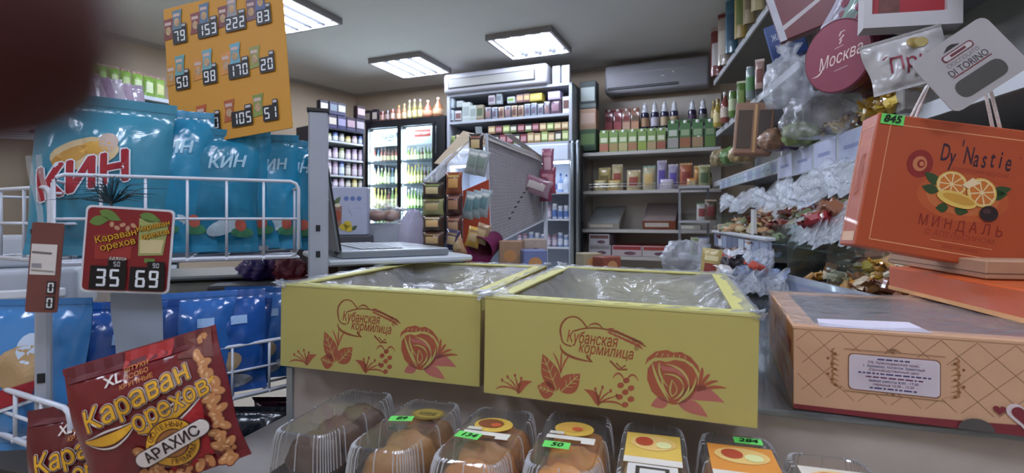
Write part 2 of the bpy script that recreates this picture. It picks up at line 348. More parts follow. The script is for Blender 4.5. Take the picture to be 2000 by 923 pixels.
def row(line, z, specs, place, group, back=.03, yawj=.08, seed=1):
    """specs: (px, width px, height px, kind, c1, c2, c3, description[, lift px])"""
    rnd = random.Random(seed); tot = {}; cnt = {}
    for s in specs: tot[s[7]] = tot.get(s[7], 0)+1
    for s in sorted(specs, key=lambda s: s[0]):
        p = line.at(s[0]); k = p.y/1000; w = s[1]*k; h = s[2]*k; dp = w*DEP[s[3]]
        kk = (s[0]-1000)/1000; fore = abs(line.u.x-kk*line.u.y); w2 = w/max(.45, fore) if s[3] in ('box', 'carton', 'pouch', 'sachet') else w
        # step back from the shelf front along the sight line, so that the column stays put
        q = p+Vector((kk, 1)).normalized()*(back+dp/2)
        cnt[s[7]] = cnt.get(s[7], 0)+1
        d = s[7]; lab = (f'{ORD[cnt[d]-1]} {d} from the left {place}' if tot[d] > 1 else f'{d} {place}')
        nm, cat = NAMES[s[3]]
        zz = E+z+(s[8]*k if len(s) > 8 else 0)
        t = thing(nm, lab, cat, (q.x, q.y, zz), (0, 0, line.yaw+rnd.uniform(-yawj, yawj)), group if tot[d] > 1 else None, (w2, dp, h))
        goods(s[3], t, s[4], s[5], s[6])
# ------------------------------------------------------------------ drinks fridge
LF = VL(4.75); a = LF.at(714); b = LF.at(869); fw = (b-a).length
t = thing('drinks_fridge', 'black double door glass drinks fridge full of bottles', 'fridge', (a.x, a.y, 0), (0, 0, LF.yaw))
FT = E+1.09; BK = C('15161a', .4); m = MB()
m.box(0, fw, .0, .7, FT-.16*0-.05, FT).box(0, .035, 0, .7, .1, FT-.05).box(fw-.11, fw, 0, .7, .1, FT-.05).box(0, fw, 0, .7, 0, .1).box(0, fw, .66, .7, .1, FT-.05)
m.build('cabinet', BK, t)
WH = C('d3dae6', .5, var=.03)
MB().box(.035, fw-.11, .62, .66, .1, FT-.05).build('inner_back', WH, t)
dw = (fw-.145)/2
for i in range(2):
    x0 = .035+i*dw; x1 = x0+dw
    m = MB().box(x0, x0+.022, -.03, -.002, .12, FT-.055).box(x1-.03, x1, -.03, -.002, .12, FT-.055).box(x0+.022, x1-.03, -.03, -.002, FT-.085, FT-.055).box(x0+.022, x1-.03, -.03, -.002, .12, .2)
    dr = m.build('door', BK, t)
    MB().box(x0+.022, x1-.03, -.02, -.014, .2, FT-.085).build('pane', GLASS, dr)
    MB().tube([(x1-.015, -.05, 1.0), (x1-.015, -.05, 1.5)], .008).build('handle', C('777b80', .3, .8), dr)
    MB().box(x0+.03, x0+.05, .01, .03, .25, FT-.12).build('light_strip', emit('fridge_light', 'e4eeff', 16), t)
    MB().box(x0+.06, x1-.06, .0, .03, FT-.075, FT-.055).build('added_top_light', emit('fridge_light', 'e4eeff', 16), t)  # extra strip added to brighten the header and the shelves
    hd = MB().box(x0+.03, x1-.035, .06, .07, FT-.28, FT-.09).build('header_panel', C('dfe6f2', .4, var=.02), t)
    pr = Print(hd, lambda u, v, e: (u, .06-e, v), 0); cx = (x0+x1)/2
    if i == 0:
        pr.text('Крым', cx+.03, FT-.16, .1, C('39445f'), shear=.3, bold=.01); pr.ell(cx-.14, FT-.16, .022, .022, C('6a7488'), 'emblem')
        pr.curve((cx-.02, FT-.2), (cx+.03, FT-.24), (cx+.1, FT-.2), .008, C('39445f'))
    else:
        pr.rect(cx-.09, cx+.12, FT-.2, FT-.12, C('a3302b'), 'logo_patch', r=.015); pr.text('Магарач', cx+.015, FT-.16, .045, C('f2e6e2'), layer=1, bold=.01)
    pr.flush(.001)
    for z in (.63, .37, .10, -.2, -.5): MB().box(x0+.03, x1-.035, .02, .6, E+z-.012, E+z).build('shelf', C('bfc6d2', .4, .3), t)
    for z in (.63, .37, .10, -.2): MB().box(x0+.03, x1-.035, .005, .02, E+z-.028, E+z+.008).build('price_rail', C('8a92a2', .4), t)
LFi = Line(tuple(a+LF.n*.05), tuple(b+LF.n*.05))
palet = [('7a2e22', 'd8c9a0', '2b2b2b', 'amber bottle'), ('c9c39a', 'e8e2c8', '394a63', 'pale glass bottle'), ('6f8f3f', 'dbe3b0', 'd9d9d0', 'green bottle'), ('a8a24e', 'efe3ae', 'c4a43a', 'yellow bottle'), ('54707c', 'cfd8dd', '2c4f8f', 'clear blue bottle')]
rnd = random.Random(5)
for z, hp, tr, nm in ((.63, 30, 'top', 0), (.37, 40, 'second', 1), (.10, 42, 'third', 2), (-.2, 46, 'fourth', 3)):
    for (p0, p1, side, n) in ((729, 777, 'left', 7), (795, 848, 'right', 8)):
        sp = []
        cw = {(0, 'left'): 0, (0, 'right'): 2, (1, 'left'): 1, (1, 'right'): 3, (2, 'left'): 3, (2, 'right'): 2, (3, 'left'): 2, (3, 'right'): 4}[(nm, side)]
        for i in range(n):
            c = palet[cw if rnd.random() < .7 else rnd.randrange(5)]
            sp.append((p0+(p1-p0)*(i+.5)/n, (p1-p0)/n*.95, hp*rnd.uniform(.85, 1), 'bottle')+c)
        row(LFi, z+.001, sp, f'on the {tr} {side} fridge shelf', 'bottles in the drinks fridge', .06, 0, nm)
# bottles, cans and boxes on top of the fridge
sp = [(720, 11, 26, 'box', '1f1b22', '8d8275', '3b3136', 'small black carton'), (734, 10, 27, 'box', '28202a', 'b3a79b', '54383a', 'small black carton'), (747, 9, 22, 'can', '6f2d2b', 'b08a80', '8a8a8a', 'dark red can'), (757, 9, 23, 'can', '4a3036', 'a08d88', '8a8a8a', 'dark red can'),
      (767, 9, 25, 'can', '8a4a3a', 'c9b0a0', '999999', 'dark red can'), (779, 10, 32, 'bottle', 'a96a4c', 'd8b090', 'c9a04c', 'amber wine bottle'), (790, 10, 34, 'bottle', 'b98a58', 'e0cf9c', 'd8c07a', 'amber wine bottle'), (800, 9, 40, 'bottle', '8a8a52', 'e6dcae', 'd6cfae', 'slim white wine bottle'),
      (810, 10, 41, 'bottle', '9a8f4a', 'e9df9a', 'd6cfae', 'slim white wine bottle'), (821, 10, 40, 'bottle', '8a8450', 'e9df9a', 'b8b0c8', 'slim white wine bottle'), (836, 20, 38, 'jug', 'b06a4c', 'd8a888', 'e6d0b0', 'round amber jug'), (856, 21, 42, 'jug', 'b87850', 'e0b890', 'e6d0b0', 'round amber jug')]
row(LFi, 1.0901, sp, 'on top of the drinks fridge', 'drinks on top of the fridge', .05, .02)
# ------------------------------------------------------------------ jar shelving by the left wall
A = P(612, 270, 5.22); B = P(712, 280, 5.72); LJ = Line((A.x, A.y), (B.x, B.y)); jw = LJ.D.length
t = thing('wall_shelving', 'dark shelving with white edges full of jars left of the fridge', 'shelving', (A.x, A.y, 0), (0, 0, LJ.yaw))
NV = C('23222e', .5); MB().box(0, jw, .3, .32, 0, E+.95).build('back_panel', NV, t)
for x in (0, jw-.02): MB().box(x, x+.02, 0, .3, 0, E+.95).build('side_panel', NV, t)
for z in (.95, .815, .63, .455, .33, .05, -.3): MB().box(.02, jw-.02, 0, .3, E+z-.018, E+z).build('shelf', C('1f2030') if z == .95 else C('c3c7c8', .4), t)
jc = [('b9bda0', 'dfe0cc', '6f7a48', 'pale jar'), ('c9b878', 'e6dcae', '9a8a48', 'mustard jar'), ('b8a3b5', 'd9cdd8', '8a7a8c', 'lilac jar'), ('a8a49a', 'd6d2c8', '555b60', 'grey jar'), ('8fa0c0', 'd8e0ea', '3d5a98', 'blue label jar')]
for i, (z, hp) in enumerate(((.815, 17), (.63, 23), (.455, 29), (.33, 18))):
    sp = []
    for j in range(6): c = jc[rnd.randrange(5)]; sp.append((642+j*12.5, 10.5, hp*rnd.uniform(.75, 1), 'jar')+c)
    row(LJ, z+.001, sp, f'on the {ORD[i]} jar shelf from the top', 'jars left of the fridge', .03, .02, i)
sp = [(x, 17, 26, 'box', c, d, e, 'dark violet tea box') for x, c, d, e in ((627, '2c2238', 'b9a2a0', '4d4468'), (646, '241d38', 'c2b8a8', '3d3a66'), (664, '2b2a4a', '8c88a6', '33305a'), (682, '2e2030', 'a88f98', '463f60'), (700, '241f2c', 'a49aa0', '3a3650'))]
row(LJ, .951, sp, 'on top of the jar shelving', 'dark boxes over the jar shelving', .03, .02)
sp = [(x, 16, 25, 'box', c, d, e, 'upper dark carton', 27) for x, c, d, e in ((630, '1f1a28', 'd0c9c0', '39304a'), (648, '2a2740', '6c7a86', '2f2d55'), (664, '20222c', 'b4b0aa', '3a3c66'), (702, '2a1a22', 'b89fa0', '40344a'))]
row(LJ, .951, sp, 'stacked above the jar shelving', 'upper dark boxes over the jar shelving', .03, .02)
# ------------------------------------------------------------------ tall white shelving with an open cooler below
LS = VL(4.75); a = LS.at(873); b = LS.at(1117); sw = (b-a).length
t = thing('display_shelving', 'tall white shop shelving packed with tea and coffee boxes', 'shelving', (a.x, a.y, 0), (0, 0, LS.yaw))
SW = C('a9aeb8', .45, var=.03)
for x in (0, sw-.03): MB().box(x, x+.03, 0, .42, E+.74, E+1.3).build('side_panel', SW, t)
MB().box(.03, sw-.03, .40, .42, E+.74, E+1.28).build('back_panel', C('4f5058', .7), t)
for z in (1.3, 1.01, .74): MB().box(.0 if z == 1.3 else .03, sw if z == 1.3 else sw-.03, 0, .42, E+z-.024, E+z).build('shelf', SW, t)
t = thing('open_cooler', 'white open cooler with lit shelves under the tea shelving', 'cooler', (a.x, a.y, 0), (0, 0, LS.yaw))
for x in (0, sw-.03): MB().box(x, x+.03, 0, .5, 0, E+.715).build('side_panel', SW, t)
MB().box(.03, sw-.03, .46, .5, .2, E+.715).build('back_panel', C('b9c4d6', .5, var=.03), t)
MB().bev(.03, sw-.03, -.02, .14, E+.55, E+.715, .012).build('header', C('d9e4f5', .4, var=.02), t)
MB().box(.04, sw-.04, .06, .1, E+.535, E+.55).build('light_strip', emit('cooler_light', 'e4efff', 5), t)
for z in (.25, -.01, -.285, -.6): MB().box(.03, sw-.03, .02, .46, E+z-.018, E+z).build('shelf', C('ccd3dd', .4), t)
MB().box(0, sw, -.04, .5, 0, .2).build('base', C('7d8186', .5), t)
for i, x in enumerate((sw+.003, sw+.055)): MB().tube([(x+.02, -.06, .1), (x+.02, -.06, E+.7), (x+.02, -.05, E+.73)], .021, 10).build('chrome_post', C('8c959c', .25, .8), t, True)
MB().box(sw+.0, sw+.07, -.04, .16, .1, E+.7).build('end_panel', C('3a3e44', .5), t)
def mix(p0, p1, n, hp, kind, pal, rnd, wf=.9): 
    o = []
    for i in range(n):
        c = pal[rnd.randrange(len(pal))]; o.append((p0+(p1-p0)*(i+.5)/n, (p1-p0)/n*wf, hp*rnd.uniform(.82, 1), kind)+c)
    return o
g = 'goods on the white shelving'; tp = 'on the upper white shelf'
sp = [(882, 13, 24, 'box', 'b9c6d0', '9aa6b0', '2c2c30', 'pale grey tea box'), (897, 12, 22, 'box', 'bcbcc0', '6f4a4a', '25252a', 'pale grey tea box'), (913, 15, 37, 'box', 'b4bdb8', '8f9a98', 'a5aca8', 'sage coffee box'), (926, 13, 30, 'box', 'aab6ae', '8a948f', '9aa49c', 'sage coffee box'), (939, 13, 30, 'box', '968b76', '4c5a40', '7a6a52', 'olive coffee box')]
rnd = random.Random(8)
pal = [('6c6670', 'c6c8d0', '8a6a68', 'dark foil coffee pouch'), ('77808c', 'd3d8e2', '5a5060', 'silver coffee pouch'), ('8a7462', 'd6c4a8', '5a3a34', 'brown coffee pouch')]
sp += mix(947, 1075, 10, 28, 'pouch', pal, rnd)
sp += [(1086, 22, 32, 'pouch', '5d4a58', 'c2a24c', '8a6a78', 'plum pouch with gold top'), (1107, 13, 33, 'box', 'c9ccd2', '5a3a34', 'd8d8d8', 'tall white carton')]
sp += [(x, w, h, 'box', c, d, e, l, 29) for x, w, h, c, d, e, l in ((882, 12, 19, 'c6d4de', 'b4c2cc', 'a4b2bc', 'small pale blue box'), (900, 12, 12, 'b0b8b6', '9aa2a0', '8a9290', 'small sage box'), (962, 12, 18, 'b9b4b8', '7a6a78', '8a8a92', 'small white box'), (976, 10, 20, 'aab4b8', '6f7a80', '8a9298', 'small white box'), (1000, 14, 12, 'cfd6da', '7d9a50', 'a9b4b8', 'small white box'), (1017, 13, 15, 'a0807a', 'c8a880', '704a4a', 'small brown box'), (1030, 11, 16, '94746a', 'd0b080', '604040', 'small brown box'), (1050, 24, 15, 'c4b04c', 'd8c878', 'a89840', 'long yellow box'), (1085, 24, 16, 'b5a8c6', 'd2c8dc', '9a8cb0', 'lilac box'))]
row(LS, 1.011, sp, tp, g, .03, .05)
pal = [('3a3634', 'd8d4c0', '6f8a3a', 'black tea packet'), ('7a3a40', 'b88a90', '4a2a30', 'maroon tea packet'), ('8a9a5a', 'd0d8a0', '5a6a3a', 'green tea packet'), ('a88e68', 'd8c8a0', '8a6a48', 'kraft tea packet')]
row(LS, .741, mix(878, 950, 6, 26, 'pouch', pal, rnd)+mix(950, 1112, 12, 22, 'box', pal, rnd)+[(x[0], x[1], 15, 'box')+x[4:7]+('upper '+x[7], 23) for x in mix(955, 1112, 11, 16, 'box', pal, rnd)], 'on the lower white shelf', g, .03, .05)
dp = [('d8dee8', '6a86b8', '4a6aa8', 'white milk bottle'), ('c9d4e2', 'b8c2d0', '33507f', 'white milk bottle'), ('7f9ac8', 'e3e8f0', '2c4f8f', 'blue yoghurt bottle')]
pot = [('c4cddc', '5a78b0', 'dfe6f0', 'white dairy tub'), ('8aa0c8', 'd6dce8', 'c9d0dc', 'blue dairy tub'), ('b0a0b4', 'd8ccd8', '9a7a8a', 'pink dairy tub')]
LC = Line(tuple(a+LS.n*.04), tuple(b+LS.n*.04))
for z, hp, k, pl, nm in ((.25, 42, 'bottle', dp, 'first'), (-.01, 30, 'jar', pot, 'second'), (-.285, 28, 'jar', pot, 'third')):
    row(LC, z+.001, mix(1010, 1112, 9, hp, k, pl, rnd), f'on the {nm} lit cooler shelf', 'dairy in the open cooler', .05, .05)
# air conditioner resting on the white shelving
LA = VL(4.70); a2 = LA.at(866); b2 = LA.at(1068); w = (b2-a2).length
def aircon(a, w, yaw, z0, z1, label, louvre):
    t = thing('air_conditioner', label, 'air conditioner', (a.x, a.y, E+z0), (0, 0, yaw)); h = z1-z0
    AW = C('9c9ca1' if louvre else '98989e', .4, var=.03)
    MB().bev(0, w, 0, .2, 0, h, .03, 4).build('housing', AW, t, True)
    if louvre:
        MB().box(.06, w-.12, -.008, .005, .045, h-.055).build('dark_rim', C('2f3034', .5), t)
        MB().box(.072, w-.132, -.014, .0, .055, h-.065).build('front_panel', C('8c8b86', .4, var=.03), t)
    else:
        MB().box(.03, w*.72, -.004, .02, .035, .06).build('outlet_slot', C('101114', .6), t)
        MB().box(.03, w*.72, -.012, .004, .044, .049).build('vane', AW, t)
        MB().box(.12, w*.78, -.002, .01, h*.66, h*.68).build('silver_stripe', C('e6e6ea', .2, .5), t)
        MB().box(.55, .585, -.002, .01, h*.46, h*.48).build('badge', C('eeeeee'), t)
        MB().lathe([(.008, 0), (.008, .004)], 10).build('indicator', C('e8e8e8'), t, rot=(pi/2, 0, 0), loc=(w*.67, 0, h*.57))
    return t
aircon(a2, w, LA.yaw, 1.302, 1.505, 'white air conditioner with framed front panel above the tea shelving', True)
row(LS, 1.301, [(1088, 15, 36, 'box', 'b8bcc6', '8a8f9a', '9a9fa8', 'white speckled box'), (1106, 15, 36, 'box', 'c2c5cc', '9a8f98', 'a2a6b0', 'white speckled box')], 'beside the framed air conditioner', 'boxes beside the air conditioner', .03, .03)
LA2 = VL(5.16); a3 = LA2.at(1181); b3 = LA2.at(1386); aircon(a3, (b3-a3).length, LA2.yaw, 1.25, 1.535, 'wide grey air conditioner above the bottle shelves', False)
# ------------------------------------------------------------------ shelving on the right part of the back wall
LB = VL(4.9); a = LB.at(1150); b = LB.at(1408); bw = (b-a).length
t = thing('back_shelf_unit', 'beige backed wall shelving with juice, biscuits and boxed sweets', 'shelving', (a.x, a.y, 0), (0, 0, LB.yaw))
BG = C('c2bab0', .7, var=.05); SG = C('bdbab6', .45, var=.04)
MB().box(-.06, bw, .42, .44, .1, E+1.2).build('back_panel', BG, t)
MB().box(-.16, -.06, .36, .44, 0, E+1.1).build('end_post', C('9a8f84', .6), t)
for z, y0 in ((.86, .2), (.632, 0), (.262, 0), (-.11, -.02), (-.365, -.04), (-.8, 0)): MB().box(-.06, bw, y0, .42, E+z-.03, E+z).build('shelf', SG, t)
m = MB()
for z in (.30, .325): m.tube([(0, .012, E+z), (bw-.1, .012, E+z)], .003)
for i in range(8): x = i*(bw-.1)/7; m.tube([(x, .012, E+.262), (x, .012, E+.328)], .003)
m.build('wire_rail', C('c8c8c8', .3, .7), t)
LB2 = Line(tuple(a+LB.n*.2), tuple(b+LB.n*.2))
sp = [(1190+i*17, 15, 46, 'carton', c, d, e, 'slim red drink carton') for i, (c, d, e) in enumerate((('8a4048', 'b0505a', '7a2a30'), ('9a4a50', 'b85a60', '8a3038'), ('96685a', 'd0a890', '8a3a38'), ('946048', 'c89878', '6a5a48')))]
sp += [(1260+i*19, 16, 54, 'spray', '2c2848', c, 'd9dce4', 'dark violet bottle with white cap') for i, c in enumerate(('b08a68', 'c9c4d0', 'c0a888', 'b8a080'))]
sp += [(1352, 16, 54, 'spray', '352b44', '54405a', 'd9dce4', 'dark violet bottle with white cap'), (1373, 16, 55, 'spray', '2a2846', '6f7268', 'd9dce4', 'dark violet bottle with white cap'), (1394, 12, 50, 'bottle', 'a08a48', 'c9b878', 'c0a850', 'yellow bottle')]
row(LB2, .861, sp, 'below the grey air conditioner', 'bottles below the air conditioner', .03, .02)
sp = [(1181+i*18.5, 17, 45, 'carton', '7f9c55', c, d, 'small green juice carton') for i, (c, d) in enumerate((('b0705a', 'd8dcc0'), ('a89060', 'dde3c8'), ('b8ac78', 'd0d8b8'), ('a87a5a', 'd8dcc0'), ('98a850', 'dde3c8'), ('b09870', 'd0d8b8'), ('a0604c', 'd8dcc0')))]
sp += [(1315+i*24, 21, 59, 'carton', '4f7a4a', c, d, 'large green juice carton') for i, (c, d) in enumerate((('a8a49c', 'c8d0c0'), ('a06a4a', '9ab088'), ('a88a68', '9ab088'), ('6a8a4a', '8aa078')))]
row(LB, .633, sp, 'on the white juice shelf', 'juice cartons on the back shelf', .04, .02)
sp = [(1151, 32, 42, 'box', '3f5a40', '6f8a58', '2c4030', 'dark green coffee tin box'), (1151, 32, 40, 'box', 'b8967e', 'c8b0a0', 'a88a70', 'peach patterned box', 42), (1151, 32, 54, 'box', '2f3b3c', 'a9b4b0', '6f7a78', 'black box with round grey picture', 82)]
row(Line(tuple(LB.at(1100)-LB.n*.0), tuple(LB.at(1200))), .66, sp, 'at the end of the juice shelf', 'stacked boxes beside the juice', .03, 0)
pk = [('b3a268', 'cfc08a', '7a6a3a', 'olive biscuit packet'), ('c4b48a', 'e0d4b0', '9a4a3a', 'cream biscuit packet'), ('b8b090', '8fb0a0', 'c8a868', 'pale green biscuit packet'), ('a098b0', 'd0c8d8', '5a4a98', 'violet biscuit packet'), ('b06a4a', 'd8a878', '8a3a30', 'red biscuit packet')]
sp = [(1181, 26, 46, 'pouch')+pk[0], (1206, 22, 52, 'pouch')+pk[1], (1238, 28, 40, 'pouch')+pk[1], (1268, 26, 48, 'pouch')+pk[2], (1293, 20, 58, 'pouch')+pk[3], (1315, 20, 50, 'pouch')+pk[3], (1340, 26, 52, 'pouch')+pk[4], (1366, 22, 46, 'pouch', 'b8843c', 'd8b878', '9a6a30', 'orange biscuit packet'), (1384, 12, 48, 'bottle', '4a4a28', 'b09848', '3a2a1c', 'dark green bottle')]
row(LB, .263, sp, 'behind the wire rail', 'biscuit packets behind the wire rail', .05, .1)
row(LB, .263, [(x, w, 22, 'pouch', c, d, e, 'small front biscuit bag') for x, w, c, d, e in ((1172, 24, 'c9bc8c', '9a8a4a', 'dcd2a8'), (1200, 24, 'c6b070', '8a3a30', 'e0d4a0'), (1303, 28, 'c8c0d0', '6a58a0', 'dcd8e4'), (1352, 22, 'c89858', 'b05040', 'e0c890'))], 'close to the wire rail', 'small bags at the wire rail', .018, .1)
def tray(px, wpx, z, dep, h, col, lidmat, label, inner, tilt=0):
    p = LB.at(px); w = wpx*p.y/1000; q = p+LB.n*(dep/2*math.cos(R(tilt))+.012)
    t = thing('tray_box', label, 'box', (q.x, q.y, E+z+.002+dep/2*math.sin(R(tilt))), (R(tilt), 0, LB.yaw)); mt = C(col, .6)
    MB().box(-w/2, w/2, -dep/2, dep/2, 0, .01).build('bottom', mt, t)
    for x in (-w/2, w/2-.012): MB().box(x, x+.012, -dep/2, dep/2, .01, h).build('side_wall', mt, t)
    for y in (-dep/2, dep/2-.012): MB().box(-w/2+.012, w/2-.012, y, y+.012, .01, h).build('end_wall', mt, t)
    MB().box(-w/2+.014, w/2-.014, -dep/2+.014, dep/2-.014, .011, h*.93).build('packed_sweets', C(inner, .6, var=.5, scale=60), t)
    MB().bev(-w/2-.002, w/2+.002, -dep/2-.002, dep/2+.002, h+.001, h+.006, .002, 1).build('clear_lid', lidmat, t)
    pr = Print(t, lambda u, v, e: (u, -dep/2-e, v)); pr.rect(-w/2+.02, w/2-.06, h*.3, h*.8, C('d8d0c4'), 'printed_label'); pr.flush(.001)
tray(1178, 62, -.11, .42, .06, 'a8a49a', FILM, 'pale glass lidded tray on the fourth back shelf', 'c4c8c4', 24)
tray(1287, 62, -.11, .42, .085, '8a4a30', FILM, 'brown red tray box with clear lid on the back shelf', 'a87c60', 24)
tray(1347, 40, -.11, .2, .04, 'b8b4a8', FILM, 'low white tray of dark sweets on the back shelf', '3a4038')
for px, w_, c, d, l, zz in ((1172, 44, 'b8b4b8', '8a8488', 'white sweet box at the left end of the lower back shelf', 0), (1225, 58, 'b9a9ac', '983034', 'red topped white box in the middle of the lower shelf', 0), (1284, 56, 'bcb4b4', 'a03a34', 'red topped white box with dark sweets picture on the lower shelf', 0), (1171, 40, 'b4b2ba', '6a4a48', 'white box with brown logo, upper of the left pair', 1)):
    p = LB.at(px); w = w_*p.y/1000; q = p+LB.n*.17; h = .1
    t = thing('sweet_box', l, 'box', (q.x, q.y, E-.364+zz*.102), (0, 0, LB.yaw))
    MB().bev(-w/2, w/2, -.19, .19, 0, h, .004, 1).build('box_body', C(c, .5), t)
    MB().box(-w/2+.004, w/2-.004, -.186, .186, h, h+.004).build('top_print', C(d if zz == 0 else c, .5), t)
    pr = Print(t, lambda u, v, e: (u, -.19-e, v)); pr.rect(-w/2+.01, w/2-.01, h*.62, h-.006, C(d), 'printed_band'); pr.ell(w*.1, h*.3, w*.2, h*.16, C('6a4a58'), 'printed_picture'); pr.flush(.001)
# ------------------------------------------------------------------ counter
CT = E-.246                                      # counter top
CY = R(-17)
def loc2(origin, yaw, x, y): return Vector((origin[0]+x*math.cos(yaw)-y*math.sin(yaw), origin[1]+x*math.sin(yaw)+y*math.cos(yaw)))
O = (-.45, .865)
t = thing('display_counter', 'glass topped shop counter under the yellow boxes', 'counter', (O[0], O[1], 0), (0, 0, CY))
CG = film('counter_glass', 'c9d4d2', .12, .05, .03, 0, 3)
MB().bev(.03, 1.36, .035, .44, CT-.010, CT-.001, .002, 1).build('glass_top', CG, t); MB().bev(-.28, .98, .44, 1.42, CT-.010, CT-.001, .002, 1).build('glass_top', CG, t)
MB().box(-.27, .96, .46, 1.38, .08, CT-.011).build('rear_body', C('7a746e', .6), t)
MB().box(.05, 1.34, .055, .067, CT-.11, CT-.011).build('added_pale_panel', C('b8aca2', .5), t); MB().box(.05, 1.34, .30, .44, .08, CT-.011).build('body', C('9a938c', .6), t)  # pale panel added to catch light behind the pastry boxes
MB().box(.05, .96, .34, 1.3, 0, .08).build('plinth', C('2a2a2c', .6), t)
MB().bev(.02, 1.42, -.34, .32, CT-.125, CT-.11, .004, 1).build('front_shelf', C('a39c95', .3, coat=.3), t)
MB().box(.05, 1.40, -.30, .32, .08, CT-.126).build('front_cabinet', C('3c3a3a', .6), t)
for x in (.04, 1.34): MB().box(x, x+.012, .05, .065, CT-.11, CT-.017).build('glass_support', C('a9b0b4', .3, .6), t)
for x in (.45, .95): MB().box(x, x+.01, .27, .29, CT-.11, CT-.017).build('glass_support', C('a9b0b4', .3, .6), t)
# ------------------------------------------------------------------ yellow cookie boxes
YEL = C('b9ae5e', .5, var=.06, scale=8, coat=.25); YEL2 = C('c9c377', .55, var=.06); RED = C('a4502f', .5, var=.1); RED2 = C('b4655a', .5)
def sprig(p, x, y, s, m=1):
    for k, (dx, dy) in enumerate(((-.9, .75), (-.6, 1.0), (-.2, 1.15), (.15, 1.0))):
        p.curve((x, y), (x+dx*.2*s*m, y+dy*.5*s), (x+dx*s*m, y+dy*s*.8), .07*s, RED, 'printed_sprig')
        p.ell(x+dx*s*m, y+dy*s*.8+.03*s, .07*s, .1*s, RED, 'printed_sprig', n=8)
    p.leaf((x, y), (x+.75*s*m, y+.75*s), .2*s, RED, bend=.22*s*m); p.curve((x+.2*s*m, y+.1*s), (x-.9*s*m, y+.5*s), (x-1.25*s*m, y+.1*s), .08*s, RED, 'printed_sprig')
def rose(p, x, y, r):
    p.leaf((x+.25*r, y-.55*r), (x+1.85*r, y-.65*r), .3*r, RED2, bend=.22*r); p.leaf((x+.2*r, y-.85*r), (x+1.3*r, y-1.25*r), .25*r, RED2, bend=.1*r)
    p.leaf((x-.1*r, y-.8*r), (x-.75*r, y-1.1*r), .22*r, RED2); 
    def Q(a, b): return (x+a*r, y+b*r)
    p.poly([Q(*k) for k in ((.05, -.95), (-.35, -.85), (-.72, -.55), (-.9, -.1), (-.88, .3), (-.7, .58), (-.45, .66), (-.2, .62), (.1, .74), (.45, .70), (.75, .5), (.92, .15), (.9, -.25), (.72, -.6), (.4, -.88))], RED, 'printed_rose')
    p.poly([Q(*k) for k in ((-.98, .42), (-.9, .72), (-.6, .98), (-.2, 1.08), (.05, 1.0), (.3, 1.06), (.65, .9), (.92, .6), (1.0, .3), (.72, .66), (.4, .82), (.05, .84), (-.3, .78), (-.62, .76), (-.86, .6))], RED, 'printed_rose', 1)
    p.poly([Q(*k) for k in ((-.55, .5), (-.3, .3), (.1, .28), (.45, .1), (.6, -.2), (.62, .12), (.42, .36), (.1, .46), (-.2, .44))], RED2, 'printed_petal', 2)
    for a, b, c, w_ in (((-.72, .56), (-.62, .0), (-.1, -.82), .085), ((-.45, .6), (-.55, .1), (-.12, -.3), .07), ((-.2, .55), (.5, .5), (.62, -.15), .07), ((.62, -.15), (.6, -.55), (.2, -.86), .085), ((-.3, .16), (.3, .26), (.42, -.2), .06), ((-.34, .12), (-.42, -.3), (-.05, -.72), .06), ((.42, -.2), (.42, -.55), (.08, -.74), .06), ((.86, .2), (.82, -.3), (.42, -.72), .06)):
        p.curve(Q(*a), Q(*b), Q(*c), w_*r, YEL, 'printed_gap', layer=3, n=12)
    p.leaf(Q(.02, -.66), Q(.0, .0), .15*r, YEL, 'printed_gap', layer=4, bend=-.05*r); p.leaf(Q(.03, -.6), Q(.02, -.06), .10*r, RED, 'printed_rose', layer=5, bend=-.05*r)
    for k in range(6): p.curve(Q(-.6+.22*k, .80), Q(-.56+.2*k, .9), Q(-.5+.19*k, .94), .03*r, YEL, 'printed_gap', layer=3, n=4)
    for k in range(4): p.curve((x+.9*r, y-.35*r), (x+(1.1+.1*k)*r, y+(.4-.15*k)*r), (x+(1.05+.28*k)*r, y+(.55-.22*k)*r), .1*r, RED, 'printed_sprig')
